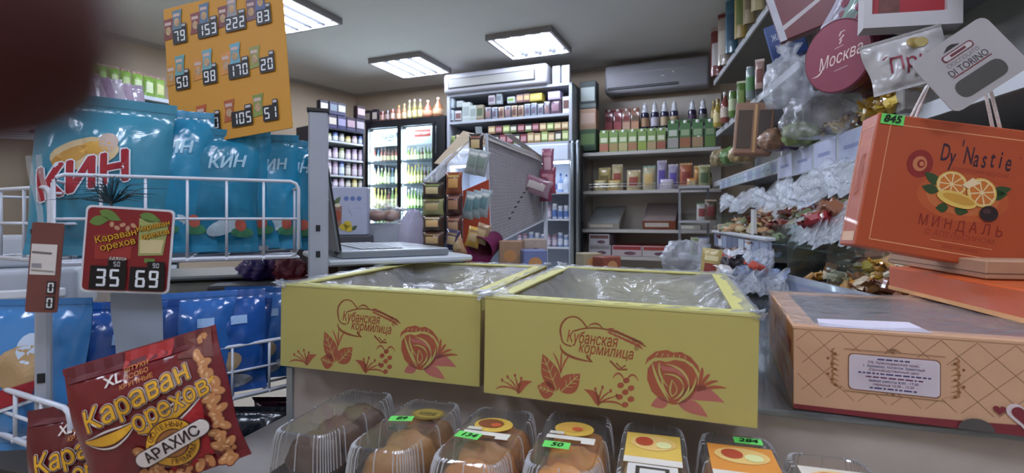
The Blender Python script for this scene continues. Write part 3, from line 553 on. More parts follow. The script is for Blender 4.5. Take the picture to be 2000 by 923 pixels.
def cookie_box(x, y, yaw, label, tilt):
    w, d, h = .345, .48, .131
    t = thing('cookie_box', label, 'box', (x, y, CT+.004), (0, R(tilt), yaw), 'yellow cookie boxes')   # local origin: front left bottom
    th = .006
    MB().box(0, w, 0, th, 0, h).build('front_panel', YEL, t); MB().box(0, w, d-th, d, 0, h).build('back_panel', YEL, t)
    for x0 in (0, w-th): MB().box(x0, x0+th, th, d-th, 0, h).build('side_panel', C('a08a4a', .5), t)
    MB().box(th, w-th, th, d-th, 0, .006).build('bottom_panel', C('8f8f90', .5), t)
    MB().box(th, w-th, th, d-th, .007, .05).build('packed_cookies', C('9a9697', .45, var=.35, scale=18), t)
    fl = MB().box(-.001, w+.001, -.001, .03, h, h+.0025).box(-.001, w+.001, d-.028, d+.001, h, h+.0025).box(-.001, .026, .03, d-.028, h, h+.0025).box(w-.026, w+.001, .03, d-.028, h, h+.0025)
    fl.build('rim_flaps', YEL2, t)
    rnd = random.Random(label)
    ph = [rnd.uniform(0, 6) for _ in range(6)]
    def top(a, b):
        sag = -.055*(math.sin(pi*a)*math.sin(pi*b))**.6 if w else 0
        wr = .004*math.sin(22*a+9*b+ph[0])*math.sin(7*b+ph[1])+.003*math.sin(31*b-17*a+ph[2])
        e = min(a, 1-a, b, 1-b)
        return Vector((a*(w+.006)-.003, b*(d+.006)-.003, h+.0045+(sag+wr)*min(1, e*6)+max(0, .002*math.sin(60*a+40*b))))
    wrap = MB().grid(top, 40, 48).build('film_wrap', film('lid_film', 'fafafa', .22, .14, .02, .7, 16), t, True)
    MB().grid(lambda a, b: Vector((a*(w+.006)-.003, -.0068-.0012*math.sin(9*a+5*b*math.sin(4*a)+ph[3])-.001*math.sin(33*a*b+ph[4]), .001+b*(h+.003))), 34, 14).build('front_film', film('tight_film', 'ffffff', .02, .15, .0, .5, 10, 1.18), wrap, True)
    # bunched film at the corners
    for cx, cy in ((.0, .005), (w, .005), (.0, d), (w, d)):
        m = MB(); 
        for k in range(7):
            p = [Vector((cx+rnd.uniform(-.014, .014), cy+rnd.uniform(-.016, .016), h+rnd.uniform(-.004, .012))) for _ in range(4)]; m.add(p, [(0, 1, 2), (1, 2, 3)])
        m.build('film_corner', POLY, wrap, True)
    p = Print(t, lambda u, v, e: (u, -e, v)); b = w*.36
    # goose outline with ears of wheat, and the name
    br = C('8f4a1e', .5)
    p.curve((.142, .101), (.13, .121), (.115, .112), .002, br, taper=False); p.curve((.115, .112), (.103, .102), (.108, .087), .0025, br, taper=False)
    p.curve((.108, .087), (.1085, .076), (.122, .076), .002, br, taper=False); p.curve((.107, .077), (.105, .06), (.150, .058), .003, br); p.curve((.150, .058), (.140, .064), (.144, .067), .003, br)
    p.curve((.125, .096), (.16, .112), (.205, .089), .002, br, taper=False); p.curve((.142, .103), (.155, .114), (.163, .101), .002, br)
    for k in range(7): p.leaf((.168+.006*k, .102-.0018*k), (.178+.006*k, .103-.0026*k), .0016, RED); p.leaf((.168+.006*k, .099-.0018*k), (.177+.006*k, .0955-.0026*k), .0016, RED)
    p.curve((.2, .094), (.212, .086), (.217, .084), .002, br); p.stroke([(.172, .062), (.183, .052), (.194, .053)], .0025, br); p.stroke([(.18, .06), (.186, .054), (.192, .058)], .002, br)
    p.text('Кубанская', .148, .087, .0215, C('a3481f', .5), bold=.012, shear=.2, rot=-.03, width=.066); p.text('кормилица', .166, .0735, .0195, C('a3481f', .5), bold=.012, shear=.2, rot=-.04, width=.07)
    p.text('®', .205, .081, .008, br, layer=2)
    sprig(p, .05, .004, .026); sprig(p, .158, .002, .026, -1)
    for a_, b_ in (((.104, .014), (.083, .062)), ((.108, .014), (.134, .041)), ((.1, .012), (.076, .018))):
        dx, dy = b_[0]-a_[0], b_[1]-a_[1]; p.leaf(a_, b_, .0125, RED, n=8)
        p.stroke([a_, (a_[0]+dx*.9, a_[1]+dy*.9)], .0011, YEL, 'leaf_vein', layer=1)
        for k in (.3, .5, .7):
            for sg in (-1, 1): p.stroke([(a_[0]+dx*k, a_[1]+dy*k), (a_[0]+dx*(k+.16)-dy*.16*sg, a_[1]+dy*(k+.16)+dx*.16*sg)], .0008, YEL, 'leaf_vein', layer=1)
    for k, (dx, dy) in enumerate(((-.012, .03), (0, .034), (.012, .03))): p.curve((.108, .038), (.108+dx*.3, .056), (.109+dx, .038+dy*.9), .002, RED, 'printed_sprig')
    for k, (dx, dy) in enumerate(((0, 0), (-.007, .009), (.007, .008), (0, .016), (-.006, .024), (.007, .022), (.001, .031))): p.ell(.192+dx, .008+dy, .0045, .0036, RED, 'printed_berry', rot=.5, n=10)
    for sg in (-1, 1): p.curve((.192, .036), (.192+sg*.008, .056), (.192+sg*.016, .04), .002, RED, 'printed_sprig')
    rose(p, .248, .047, .033)
    p.flush(.00022)
    q = Print(t, lambda u, v, e: (w+e, u, v)); q.leaf((.03, .02), (.05, .11), .012, RED); q.rect(.002, .09, .11, .128, YEL2, 'printed_band'); q.flush(.0006)
    q = Print(t, lambda u, v, e: (-e, u, v)); q.leaf((.03, .02), (.05, .11), .012, RED); q.flush(.0006)
    return t
cookie_box(-.38, .84, R(-15.5), 'yellow printed cookie box wrapped in film, nearer the laptop', .8)
cookie_box(-.039, .71, R(-18), 'yellow printed cookie box wrapped in film, nearer the peach cake box', 1.0)
# ------------------------------------------------------------------ clear pastry boxes in front
GRN = C('6fe06a', .5, var=.03); INK = C('1d2a1c', .6)
def rr(a, n=48, e=.28):
    c, s = math.cos(a), math.sin(a); return (abs(c)**e*(1 if c >= 0 else -1), abs(s)**e*(1 if s >= 0 else -1))
def clamshell(bx_, by, bz, yaw, w, l, h, desc, pastry, price, lab, label):
    t = thing('pastry_box', label, 'pastry box', (bx_, by, bz), (0, 0, yaw), 'clear pastry boxes')      # origin: middle of the back edge, box runs towards the viewer
    n = 96; cy = -l/2
    def ring(sc, z, rib=0): return [(w/2*sc*rr(2*pi*k/n)[0]*(1+rib*(k % 2)), cy+l/2*(1-(1-sc)*w/l)*rr(2*pi*k/n)[1]*(1+rib*(k % 2)), z) for k in range(n)]
    def loft(rs, cap0, cap1):
        m = MB(); v = [p for r_ in rs for p in r_]; f = [(i*n+k, i*n+(k+1) % n, (i+1)*n+(k+1) % n, (i+1)*n+k) for i in range(len(rs)-1) for k in range(n)]
        if cap0: f.append(tuple(range(n))[::-1])
        if cap1: f.append(tuple((len(rs)-1)*n+k for k in range(n)))
        return m.add(v, f)
    loft([ring(.82, 0), ring(.84, .004), ring(.97, h*.34), ring(1.02, h*.35)], True, False).build('base_tray', C('2a221e', .3) if pastry[0] < '6' else C('d2c2a4', .3), t, True)
    loft([ring(1.02, h*.36), ring(.96, h*.38), ring(.93, h*.5, .02), ring(.86, h*.88, .022), ring(.80, h*.99, .02), ring(.72, h), ring(.68, h*.985)], False, True).build('clear_lid', SHELL, t)
    rib = MB()
    for k in range(0, n, 2):
        a_ = rr(2*pi*k/n); f = lambda s_, z: Vector((w/2*s_*a_[0], cy+l/2*(1-(1-s_)*w/l)*a_[1], z)); rib.tube([f(.955, h*.52), f(.885, h*.88), f(.83, h*.985), f(.76, h*1.005)], .0009, 3)
    rib = rib.build('lid_ribs', film('rib_plastic', 'f4f2ee', .42, .1, .1, 0, 3), t); rib['kind'] = 'stuff'
    z = h+.0012; p = Print(t, lambda u, v, e: (u, cy+v, z+e))
    if lab:
        if lab[0] == 'r':
            p.ell(0, .022, w*.25, w*.22, C('d6b24e'), 'paper_disc', n=24); p.ell(-.004, .024, w*.17, w*.14, C(lab[1]), 'printed_pastry', n=14, layer=1); p.ell(.004, .02, w*.07, w*.06, C('c9603a'), 'printed_topping', layer=2, n=10)
            p.rect(-w*.3, w*.3, -.012, -.002, C('d8d4c8'), 'paper_strip', layer=1); p.rect(-w*.28, -w*.1, .0, .008, C('cfcabc'), 'paper_strip', layer=2); p.rect(w*.14, w*.3, -.02, -.01, C('d8d4c8'), 'paper_strip', layer=2)
        elif lab[0] == 'd':
            p.ell(.012, .03, w*.24, w*.2, C('7d6b34'), 'paper_disc', n=24); p.ell(.012, .03, w*.2, w*.16, C('97853f'), 'paper_disc', n=24, layer=1); p.text('хлеб', .012, .03, .011, C('3a3620'), layer=2); p.stroke([(.0, .024), (.025, .024)], .001, C('3a3620'), layer=2)
        else:
            p.rect(-w*.36, w*.36, -.02, .046, C(lab[1]), 'paper_card'); p.ell(0, .02, w*.3, .02, C('e3bd73'), 'printed_pastry', layer=1); p.ell(-.01, .022, w*.12, .012, C('b5482e'), 'printed_topping', layer=2); p.ell(.012, .016, w*.1, .009, C('dfe0a0'), 'printed_topping', layer=2)
            p.rect(-w*.36, w*.36, -.034, -.02, C('dcd6ca'), 'paper_card', layer=1); p.rect(-w*.3, w*.3, -.075, -.036, C('d9d6d0'), 'paper_card', layer=1); p.rect(-w*.2, w*.2, -.07, -.042, C('3c352f'), 'printed_panel', layer=2); p.rect(-w*.15, w*.15, -.066, -.048, C('d9d6d0'), 'printed_panel', layer=3)
    if price:
        u, v, rt = price[1:4]; c, s_ = math.cos(rt), math.sin(rt); a_, b_ = .0155, .0085
        p.poly([(u+x*c-y*s_, v+x*s_+y*c) for x, y in ((-a_, -b_), (a_, -b_), (a_, b_), (-a_, b_))], GRN, 'price_sticker', layer=5); p.text(price[0], u, v, .014, INK, 'price_lettering', rot=rt, layer=6, bold=.02, shear=.2)
    p.flush(.0005)
    q = Vector((bx_, by)); rnd = random.Random(label)
    for k in range(3):
        c = loc2((bx_, by), yaw, rnd.uniform(-.004, .004), -l*(.22+.28*k)); rx, ry, rz = w*.40, l*.135, h*.40
        def blob(a_, b_, k=k):
            th, ph = a_*2*pi, b_*pi; r_ = 1+.05*math.sin(5*th+k)*math.sin(ph)+.05*math.sin(9*ph)
            return Vector((rx*math.sin(ph)*math.cos(th)*r_, ry*math.sin(ph)*math.sin(th)*r_, rz*(1+math.cos(ph)*-1*r_)))
        o = MB().grid(blob, 20, 12).build('pastry', C(pastry, .45, var=.35, scale=40, bump=.3), None, True, (c.x, c.y, bz+.008), (0, 0, yaw))
        tag(o, f'{("back", "middle", "front")[k]} {desc} inside the {label.split(" clear")[0]} clear pastry box', 'pastry')
FZ = CT-.109; row_o = (-.205, .775); CYaw = R(-16)
specs = [(-.215, .80, .098, '5e4636', None, None, 'leftmost clear pastry box of dark chocolate buns', 'dark bun'),
         (-.108, .757, .096, 'a87a44', ('89', -.012, .0, .25), ('d',), 'second clear pastry box with olive disc and green sticker', 'brown bun'),
         (-.004, .725, .100, 'bd8046', ('134', -.018, -.022, -.1), ('r', '8a5030'), 'third clear pastry box with picture disc and green sticker', 'golden bun'),
         (.098, .712, .098, 'e29a4c', ('50', -.012, -.034, .0), ('r', 'd9a850'), 'fourth clear pastry box with yellow bun picture', 'yellow bun'),
         (.186, .672, .086, 'e6b468', None, ('c', 'd9b755'), 'fifth clear pastry box with yellow picture card', 'pale bun'),
         (.276, .640, .096, 'eeb070', ('284', .012, .058, .0), ('c', 'd98f3c'), 'sixth clear pastry box with orange picture card', 'orange bun')]
specs.append((.352, .585, .096, 'e8c088', None, ('c', 'd8cfc0'), 'rightmost clear pastry box with a white card below the cake box', 'cream bun'))
for x, y, w, pc, pr_, lb, l, ds in specs: clamshell(x, y, FZ, CYaw, w, .185, .088, ds, pc, pr_, lb, l)
# ------------------------------------------------------------------ peach cake box
PE = C('cfa482', .55, var=.05); PEO = C('c88446', .5, var=.15, scale=12); LAT = C('8f6a4c', .6); MAR = C('7d2c34', .5)
w, d, h = .36, .34, .103
cb = thing('cake_box', 'peach cake box with lattice print and white address label', 'cake box', (.363, .66, CT+.001), (0, 0, R(-22)))
MB().box(0, w, 0, .004, 0, h).build('front_panel', PE, cb); MB().box(0, w, d-.004, d, 0, h).build('back_panel', PE, cb)
for x in (0, w-.004): MB().box(x, x+.004, .004, d-.004, 0, h).build('side_panel', PEO, cb)
MB().box(.004, w-.004, .004, d-.004, 0, .004).build('bottom_panel', PE, cb)
MB().box(-.001, w+.001, -.001, .03, h, h+.003).box(-.001, w+.001, d-.03, d+.001, h, h+.003).box(-.001, .028, .03, d-.03, h, h+.003).box(w-.028, w+.001, .03, d-.03, h, h+.003).build('lid_frame', PE, cb)
MB().box(.028, w-.028, .03, d-.03, h+.001, h+.002).build('lid_window', FILM, cb)
for i in range(4):
    for j in range(3):
        c = loc2((.363, .66), R(-22), .06+i*.08, .07+j*.1)
        o = MB().bev(-.034, .034, -.042, .042, 0, .06, .014, 3).build('cake_slice', C('a57f66', .6, var=.3, scale=40), None, True, (c.x, c.y, CT+.006), (0, 0, R(-22)))
        tag(o, f'brown cake slice in the peach box, {("front", "middle", "back")[j]} row, {ORD[i]} from the left', 'cake', 'cake slices in the peach box')
p = Print(cb, lambda u, v, e: (u, -e, v))
for k in range(-4, 14):
    for sg in (1, -1):
        x0 = k*.034; pts = []
        for i in range(13):
            v = .018+(h-.02)*i/12; u = x0+sg*(v-.05)
            if .003 < u < w-.003: pts.append((u, v))
        if len(pts) > 2: p.stroke(pts, .0006, LAT, 'printed_lattice')
p.poly([(0, 0)]+[(w*i/12, .006+.016*(i/12)**2) for i in range(13)]+[(w, 0)], MAR, 'printed_border', layer=1)
p.poly([(.062, .03), (.15, .03), (.168, .04), (.168, .066), (.15, .078), (.062, .08), (.044, .07), (.044, .04)], PE, 'printed_ground', layer=1)
for sx, x0 in ((1, .05), (-1, .162)):
    for k in range(7):
        y = .034+k*.0065; p.curve((x0, y), (x0-sx*.013, y+.005), (x0-sx*.004, y+.009), .0018, C('a8764c'), 'printed_scroll', layer=2); p.ell(x0-sx*(.004+.004*(k % 3)), y+.002, .0016, .0016, C('8f5a38'), 'printed_scroll', n=8, layer=2)
for v in (.030, .082):
    p.stroke([(.055, v), (.157, v)], .0007, LAT, layer=2); p.curve((.098, v), (.106, v+.008), (.114, v), .0012, LAT, 'printed_scroll', layer=2); p.ell(.106, v+.0015, .002, .002, LAT, 'printed_scroll', n=8, layer=2)
p.rect(.0595, .1525, .0325, .0775, C('8a5a3e'), 'label_edge', layer=3, r=.005); p.rect(.0605, .1515, .0335, .0765, C('cfc3cc', .35), 'address_label', layer=4, r=.005)
for i, s in enumerate(('', 'РФ, Краснодарский край,', 'г. Армавир, поселок Заветный', '(Производственный цех)', '', '', 'время работы 8.00 - 17.00', 'перерыв 12.00 - 13.00', '')):
    mt = C('7a4a6a') if i % 2 else C('4d4a78'); y = .0727-i*.0044
    if s: p.text(s, .106, y, .0042, mt, 'address_lettering', layer=5, bold=.006)
    else:                                     # rows too blurred to read
        x = .106-(.016, 0, 0, 0, .036, .028, 0, 0, .024)[i]; e_ = 2*.106-x; q = random.Random(i)
        while x < e_: g_ = q.uniform(.002, .008); p.stroke([(x, y), (x+g_, y)], .0018, mt, 'blurred_lettering', layer=5); x += g_+.0014
def heart(cx, cy, s, m, ly, nm):
    p.poly([(cx+s*.062*16*math.sin(a)**3, cy+s*.062*(13*math.cos(a)-5*math.cos(2*a)-2*math.cos(3*a)-math.cos(4*a))) for a in [2*pi*k/28 for k in range(28)]], m, nm, ly)
heart(.228, .024, .0165, C('d8c6c8'), 4, 'printed_heart'); heart(.228, .024, .012, MAR, 5, 'printed_heart'); heart(.206, .027, .006, MAR, 4, 'printed_heart')
p.ell(.258, .012, .011, .011, C('c9a0a4'), 'printed_ring', layer=3); p.ell(.258, .012, .009, .009, MAR, 'printed_ring', layer=4); p.ell(.258, .012, .005, .006, C('c9a0a4'), 'printed_ring', layer=5)
p.ell(.297, .02, .017, .013, C('d9d3d6'), 'printed_cup', rot=.5, layer=3); p.ell(.295, .018, .009, .008, C('a892a0'), 'printed_cup', rot=.5, layer=4); p.leaf((.3, .03), (.318, .055), .006, C('a65a5a'), layer=4, bend=.004); p.leaf((.302, .03), (.298, .052), .004, C('d9d3d6'), layer=5)
p.poly([(.185+.017*math.cos(pi*k/12), .0005+.014*math.sin(pi*k/12)) for k in range(13)], C('55504e', .3), 'thumb_notch', layer=6)
p.flush(.0004)
p = Print(cb, lambda u, v, e: (-e, d-u, v)); p.poly([(.10, .062), (.3, .058), (.32, .082), (.12, .086)], C('9a4a3a'), 'printed_banner'); p.text('АРМАВИР', .21, .072, .016, C('e0b0a0'), layer=1, bold=.01); p.ell(.2, .03, .07, .02, C('b5642a'), 'printed_picture', n=20)
p.stroke([(.335, .0), (.335, h)], .004, C('dcae78'), 'printed_edge'); p.flush(.0005)
MB().grid(lambda a, b: Vector((-.004+.004*math.sin(11*b+5*a)-.012*math.sin(pi*b)*(1-a), .34*b, .0+a*(h+.008))), 10, 24).build('film_wrap', FILM, cb, True)
MB().grid(lambda a, b: Vector((a*w, b*d, h+.006+.002*math.sin(19*a+9*b)*math.sin(13*b))), 30, 20).build('top_film', FILM, cb, True)
MB().add([(.03, .006, h+.0035), (.15, .012, h+.0035), (.13, .03, h+.012), (.03, .024, h+.010)], [(0, 1, 2, 3)]).build('loose_paper_slip', C('c9c2d0'), cb)
# ------------------------------------------------------------------ orange box, beige box and the handled gift box
ORA = C('c4521c', .4, coat=.3, var=.05)
a = Vector((.715, .965)); b = Vector((.655, .66)); yw = math.atan2(a.y-b.y, a.x-b.x)-pi/2
ob = thing('flat_orange_box', 'flat orange gift box lying on the peach cake box', 'box', (b.x, b.y, CT+h+.009), (0, 0, yw))
MB().bev(0, .28, -.05, .32, 0, .042, .002, 1).build('lid', ORA, ob); MB().box(-.001, .001, -.05, .32, -.0005, .006).build('base_edge', C('dba06a'), ob)
z1 = CT+h+.009+.043
bb = thing('beige_box', 'beige flat box under the orange gift box with rope handles', 'box', (.78, .77, z1), (0, 0, R(-12)))
MB().bev(-.075, .3, -.03, .25, 0, .028, .002, 1).build('lid', C('b08a6e', .5), bb); MB().box(-.0755, .3005, -.0305, .2505, .008, .0095).build('lid_seam', C('6a4a38'), bb)
DO = C('b04c24', .45, coat=.25, var=.06, scale=5); LINE = C('e0a070', .5)
A0 = P(1717, 219, .85); A1 = P(1668, 478, .85); B1 = P(1996, 515, .80)
up = (A0-A1); H = up.length; upn = up.normalized(); rt = (B1-A1); rt = (rt-upn*rt.dot(upn)).normalized(); bk = upn.cross(rt)
M = Matrix((rt, bk, upn)).transposed()
if M.determinant() < 0: bk = -bk; M = Matrix((rt, bk, upn)).transposed()
gb = thing('gift_box', 'orange almond sweets gift box with white rope handles', 'gift box', A1, M.to_euler())
W_, D_ = .275, .06
MB().bev(0, W_, 0, D_, 0, H, .0025, 2).build('box_body', DO, gb)
p = Print(gb, lambda u, v, e: (u*.82, -e, v))
def frame(p, x0, x1, y0, y1, w, m, nm='printed_frame'):
    p.rect(x0, x1, y0, y0+w, m, nm); p.rect(x0, x1, y1-w, y1, m, nm); p.rect(x0, x0+w, y0, y1, m, nm); p.rect(x1-w, x1, y0, y1, m, nm)
frame(p, .024, .31, .014, H-.016, .0015, LINE)
DK = C('3a2030', .5); 
for k, ch in enumerate("Dy'Nastie"): p.text(ch, .128+.0134*k, H*(.765+(.035 if ch == "'" else -.022 if ch == 'y' else -.0 if ch in 'DNti' else -.012)), .040, DK, bold=.012, sx=.55, shear=.05)
p.cell = None; p.ell(.253, H*.8, .002, .002, C('9a3020'), 'printed_dot', n=8)
p.text('коллекция вкусов', .19, H*.665, .011, C('9a3a24'), shear=.4)
p.ell(.088, H*.665, .023, .023, C('8a2420'), 'printed_seal', n=28); p.ell(.088, H*.665, .0125, .0125, C('c27a50'), 'printed_seal', n=20, layer=1); p.ell(.09, H*.665, .007, .007, C('8a2420'), 'printed_seal', n=16, layer=2); p.ell(.091, H*.665, .004, .004, C('c27a50'), 'printed_seal', n=12, layer=3)
p.ell(.17, H*0.465, .078, .038, C('b8592c'), 'printed_glow', n=30); p.ell(.17, H*0.465, .062, .028, C('c06c3a'), 'printed_glow', n=30, layer=1)
LG = C('2f4a22'); 
for a_, b_ in (((.13, H*0.535), (.098, H*0.610)), ((.128, H*0.485), (.098, H*0.505)), ((.215, H*0.525), (.248, H*0.580)), ((.215, H*0.505), (.243, H*0.535)), ((.15, H*0.380), (.128, H*0.365)), ((.16, H*0.375), (.185, H*0.370))): p.leaf(a_, b_, .008, LG, layer=2)
PEEL = C('e0c060'); ORG = C('c9762c')
def slice_(x, y, r, ry, rot, L):
    p.ell(x, y, r, ry, PEEL, 'printed_orange_peel', rot=rot, n=22, layer=L); p.ell(x, y, r*.9, ry*.88, C('e6d4a0'), 'printed_pith', rot=rot, n=22, layer=L+1)
    for k in range(8):
        a_ = 2*pi*k/8; f = lambda rr_, an: (x+rr_*(r*math.cos(an)*math.cos(rot)-ry*math.sin(an)*math.sin(rot)), y+rr_*(r*math.cos(an)*math.sin(rot)+ry*math.sin(an)*math.cos(rot)))
        p.poly([f(.1, a_+.39), f(.8, a_+.06), f(.84, a_+.39), f(.8, a_+.72)], ORG, 'printed_orange_flesh', layer=L+2)
slice_(.148, H*0.550, .026, .021, .0, 3); slice_(.2, H*0.520, .026, .022, -.5, 7)
p.ell(.16, H*0.445, .035, .012, PEEL, 'printed_orange_peel', rot=-.15, layer=11); p.ell(.163, H*0.450, .028, .007, C('c99a3c'), 'printed_orange_flesh', rot=-.15, layer=12); p.poly([(.165, H*0.555), (.18, H*0.615), (.195, H*0.585), (.175, H*0.535)], C('e8d4a8'), 'printed_almond', layer=11)
p.ell(.217, H*0.380, .0155, .0125, C('2a1a1c'), 'printed_chocolate', layer=12); p.ell(.213, H*0.395, .007, .004, C('4a3232'), 'printed_chocolate_shine', layer=13)
[p.text(ch, .112+.0215*k, H*(.262-.006*(ch == 'Д')), .024, C('8f2f1c'), bold=.01, sx=.85) for k, ch in enumerate('МИНДАЛЬ')]; p.text('С АПЕЛЬСИНОМ', .177, H*.185, .012, C('9a3a20'), width=.118, shear=.1)
p.stroke([(.13, H*.135), (.235, H*.135)], .0008, LINE); p.text('десерт в шоколаде', .182, H*.105, .009, C('9a3a20'), width=.06); p.flush(.00022)
p = Print(gb, lambda u, v, e: (-e, D_-u, v)); frame(p, .008, D_-.006, .02, H-.02, .0014, LINE); p.text('Миндаль', D_*.52, H*.55, .03, C('a84a1c'), rot=pi/2, width=.07); p.rect(.008, D_-.006, .008, .024, C('d8b090'), 'printed_panel'); p.flush(.0006)
p = Print(gb, lambda u, v, e: (u, -e*1.5, v)); p.rect(.004, .038, H-.018, H-.001, GRN, 'price_sticker'); p.text('845', .02, H-.0095, .017, INK, 'price_lettering', layer=1, bold=.03, shear=.2); p.flush(.001)
ROPE = C('d6d0cc', .8, bump=.3, scale=200)
for y, pts in ((.012, ((.062, 0), (.085, .07), (.13, .105), (.18, .09), (.222, 0))), (.05, ((.09, 0), (.105, .075), (.15, .115), (.2, .095), (.24, 0)))):
    q = []
    for i in range(len(pts)-1):
        for k in range(6):
            f = k/6; q.append((pts[i][0]*(1-f)+pts[i+1][0]*f, y, H-.004+pts[i][1]*(1-f)+pts[i+1][1]*f))
    q.append((pts[-1][0], y, H-.004)); MB().tube([(x_*.82, y_, z_) for x_, y_, z_ in q], .0026, 7).build('rope_handle', ROPE, gb, True)
# ------------------------------------------------------------------ snack rack on the left: uprights and wire baskets
WIRE = C('c3c8d2', .35, var=.03); STEEL = C('9ca2ac', .4, var=.04)
def upright(x, y, yaw, z1, w, d, label, slots):
    t = thing('rack_upright', label, 'rack post', (x, y, 0), (0, 0, yaw))
    MB().bev(-w/2, w/2, -d/2, d/2, 0, z1, .003, 1).build('post', STEEL, t)
    m = MB()
    for z in slots: m.bev(-.004, .004, -d/2-.0015, -d/2+.001, z-.006, z+.006, .0006, 1)
    m.build('slot_holes', C('1a1c20', .7), t)['kind'] = 'stuff'
    MB().box(-w/2-.002, w/2+.002, -d/2-.002, d/2+.002, z1, z1+.006).build('end_cap', C('1c1e22', .5), t)
upright(-.378, 1.0, R(18), E+.205, .036, .03, 'white slotted steel post of the snack rack beside the yellow boxes', [E-.02-.05*k for k in range(14)])
upright(-.59, .645, R(20), E-.02, .016, .012, 'thin white post of the snack rack at the left edge', [E-.2-.06*k for k in range(5)])
def basket(A, B, z0, z1, dep, nv, label, nh=1, r=.0026):
    L = Line((A.x, A.y), (B.x, B.y)); w = L.D.length; h = z1-z0
    t = thing('wire_basket', label, 'wire basket', (A.x, A.y, z0), (0, 0, L.yaw), 'wire baskets of the snack rack')
    def face(nm, f, n):
        c = .014; o = [(c, 0), (w-c, 0), (w-c*.3, c*.3), (w, c), (w, h-c), (w-c*.3, h-c*.3), (w-c, h), (c, h), (c*.3, h-c*.3), (0, h-c), (0, c), (c*.3, c*.3)]
        MB().tube([f(*q) for q in o], r*1.35, 6, True).build('frame', WIRE, t, True, label=None)
        for i in range(1, n): x = w*i/n; MB().tube([f(x, 0), f(x, h)], r, 5).build('upright_wire', WIRE, t, True)
        for i in range(1, nh+1): MB().tube([f(0, h*i/(nh+1)), f(w, h*i/(nh+1))], r, 5).build('cross_wire', WIRE, t, True)
    face('front_grid', lambda x, z: (x, 0, z), nv); face('back_grid', lambda x, z: (x, dep, z), nv)
    for x in (0, w):
        m = MB(); m.tube([(x, 0, h-.01), (x, dep, h-.01)], r, 5); m.tube([(x, 0, h*.5), (x, dep, h*.5)], r, 5); m.tube([(x, dep*.5, 0), (x, dep*.5, h-.01)], r, 5); m.build('end_grid', WIRE, t, True)
    m = MB()
    for i in range(nv+1): x = w*i/nv; m.tube([(x, -.004, -.002), (x, dep, -.002)], r, 5)
    for i in range(4): m.tube([(0, dep*i/3, -.002), (w, dep*i/3, -.002)], r, 5)
    m.build('floor_grid', WIRE, t, True)
UA, UB = P(104, 345, .80), P(583, 340, .965)
basket(UA, UB, E-.072, E+.068, .17, 6, 'upper white wire basket holding teal snack bags')
LA_, LB_ = Vector((-.62, .76, 0)), Vector((-.402, .985, 0))
basket(LA_, LB_, E-.315, E-.225, .17, 5, 'lower white wire basket holding dark blue snack bags')
basket(P(-40, 372, .95), P(97, 366, .83), E-.07, E+.05, .15, 3, 'white wire basket at the left edge behind the hanging card')
basket(P(-60, 740, .72), P(138, 800, .60), E-.285, E-.225, .12, 4, 'lowest white wire basket in the left corner')
# ---- pillow bags
def bag(label, w, h, T, base, rot, col, seed, draw=None, name='snack_bag', cat='snack bag', group=None, back=None, lean=0, seal=.045):
    rnd = random.Random(seed); ph = [rnd.uniform(0, 6.28) for _ in range(8)]
    t = thing(name, label, cat, base, rot, group)
    def surf(u, v, s, e=0):                      # u across, v up, metres; s = -1 front, 1 back
        a = max(-1, min(1, 2*u/w)); b = max(0, min(1, v/h)); sl = seal/h
        k = min(1, max(0, (b-sl)/(1-2*sl))); k = math.sin(pi*k)**.55 if 0 < k < 1 else 0
        th = T/2*k*max(0, 1-abs(a)**2.4)**.65
        wr = .020*w*(math.sin(7*a+ph[0]+5*b)*math.sin(9*b+ph[1])+.6*math.sin(13*a-11*b+ph[2])+.5*math.sin(17*b+6*a*a+ph[3]))*min(1, k*3)*(1-abs(a)**4)
        cr = .006*w*math.sin(26*a+ph[4])*(1-k)**2*(1 if 0 < b < 1 else .4)
        bend = .06*w*math.sin(2.2*b+ph[5])*(b**2)*1.4+lean*b*b
        pin = 1-.05*math.sin(pi*b)
        return Vector((u*pin+.012*w*math.sin(8*b+ph[6])*(a), s*(th+abs(wr)*.5+wr*.5+.0006+e)+cr+bend, v))
    m = MB(); nu, nv = 26, 34
    m.grid(lambda a, b: surf((a-.5)*w, b*h, -1), nu, nv); m.grid(lambda a, b: surf((.5-a)*w, b*h, 1), nu, nv)
    m.build('bag_body', C(col, .2, coat=.4, bump=.55, scale=16), t, True)
    sm = G(back or col, .3)
    for z0 in (0, h-seal*.55): MB().grid(lambda a, b: surf((a-.5)*w*1.005, z0+b*seal*.55, -1, .0008+.0005*math.sin(b*25)), 26, 8).build('seal', sm, t, True)
    if draw:
        p = Print(t, lambda u, v, e: surf(u, v, -1, e+.0012), .012); draw(p, w, h); p.flush(.0004)
    return t
TEAL = '1f7fa3'; WHT = C('d3dbe4', .4); CR = C('9c2430', .4)
def art_front(p, w, h):                          # the big bag: pale picture and a red name banner
    p.ell(-.02, h*.62, .05, .026, C('c9b48a'), 'printed_crisps', rot=.3, n=20); p.ell(-.04, h*.6, .03, .012, C('b88a3c'), 'printed_crisps', rot=.6, n=14, layer=1); p.ell(-.005, h*.66, .026, .011, C('d6a54c'), 'printed_crisps', rot=.2, n=14, layer=1); p.ell(.012, h*.7, .014, .017, C('b8a49a'), 'printed_figure', n=14, layer=1)
    p.text('КИН', -w*.13, h*.47, .066, WHT, 'name_outline', rot=.34, bold=.07, shear=.3, layer=2); p.text('КИН', -w*.13, h*.47, .066, CR, 'name_lettering', rot=.34, bold=.035, shear=.3, layer=3)
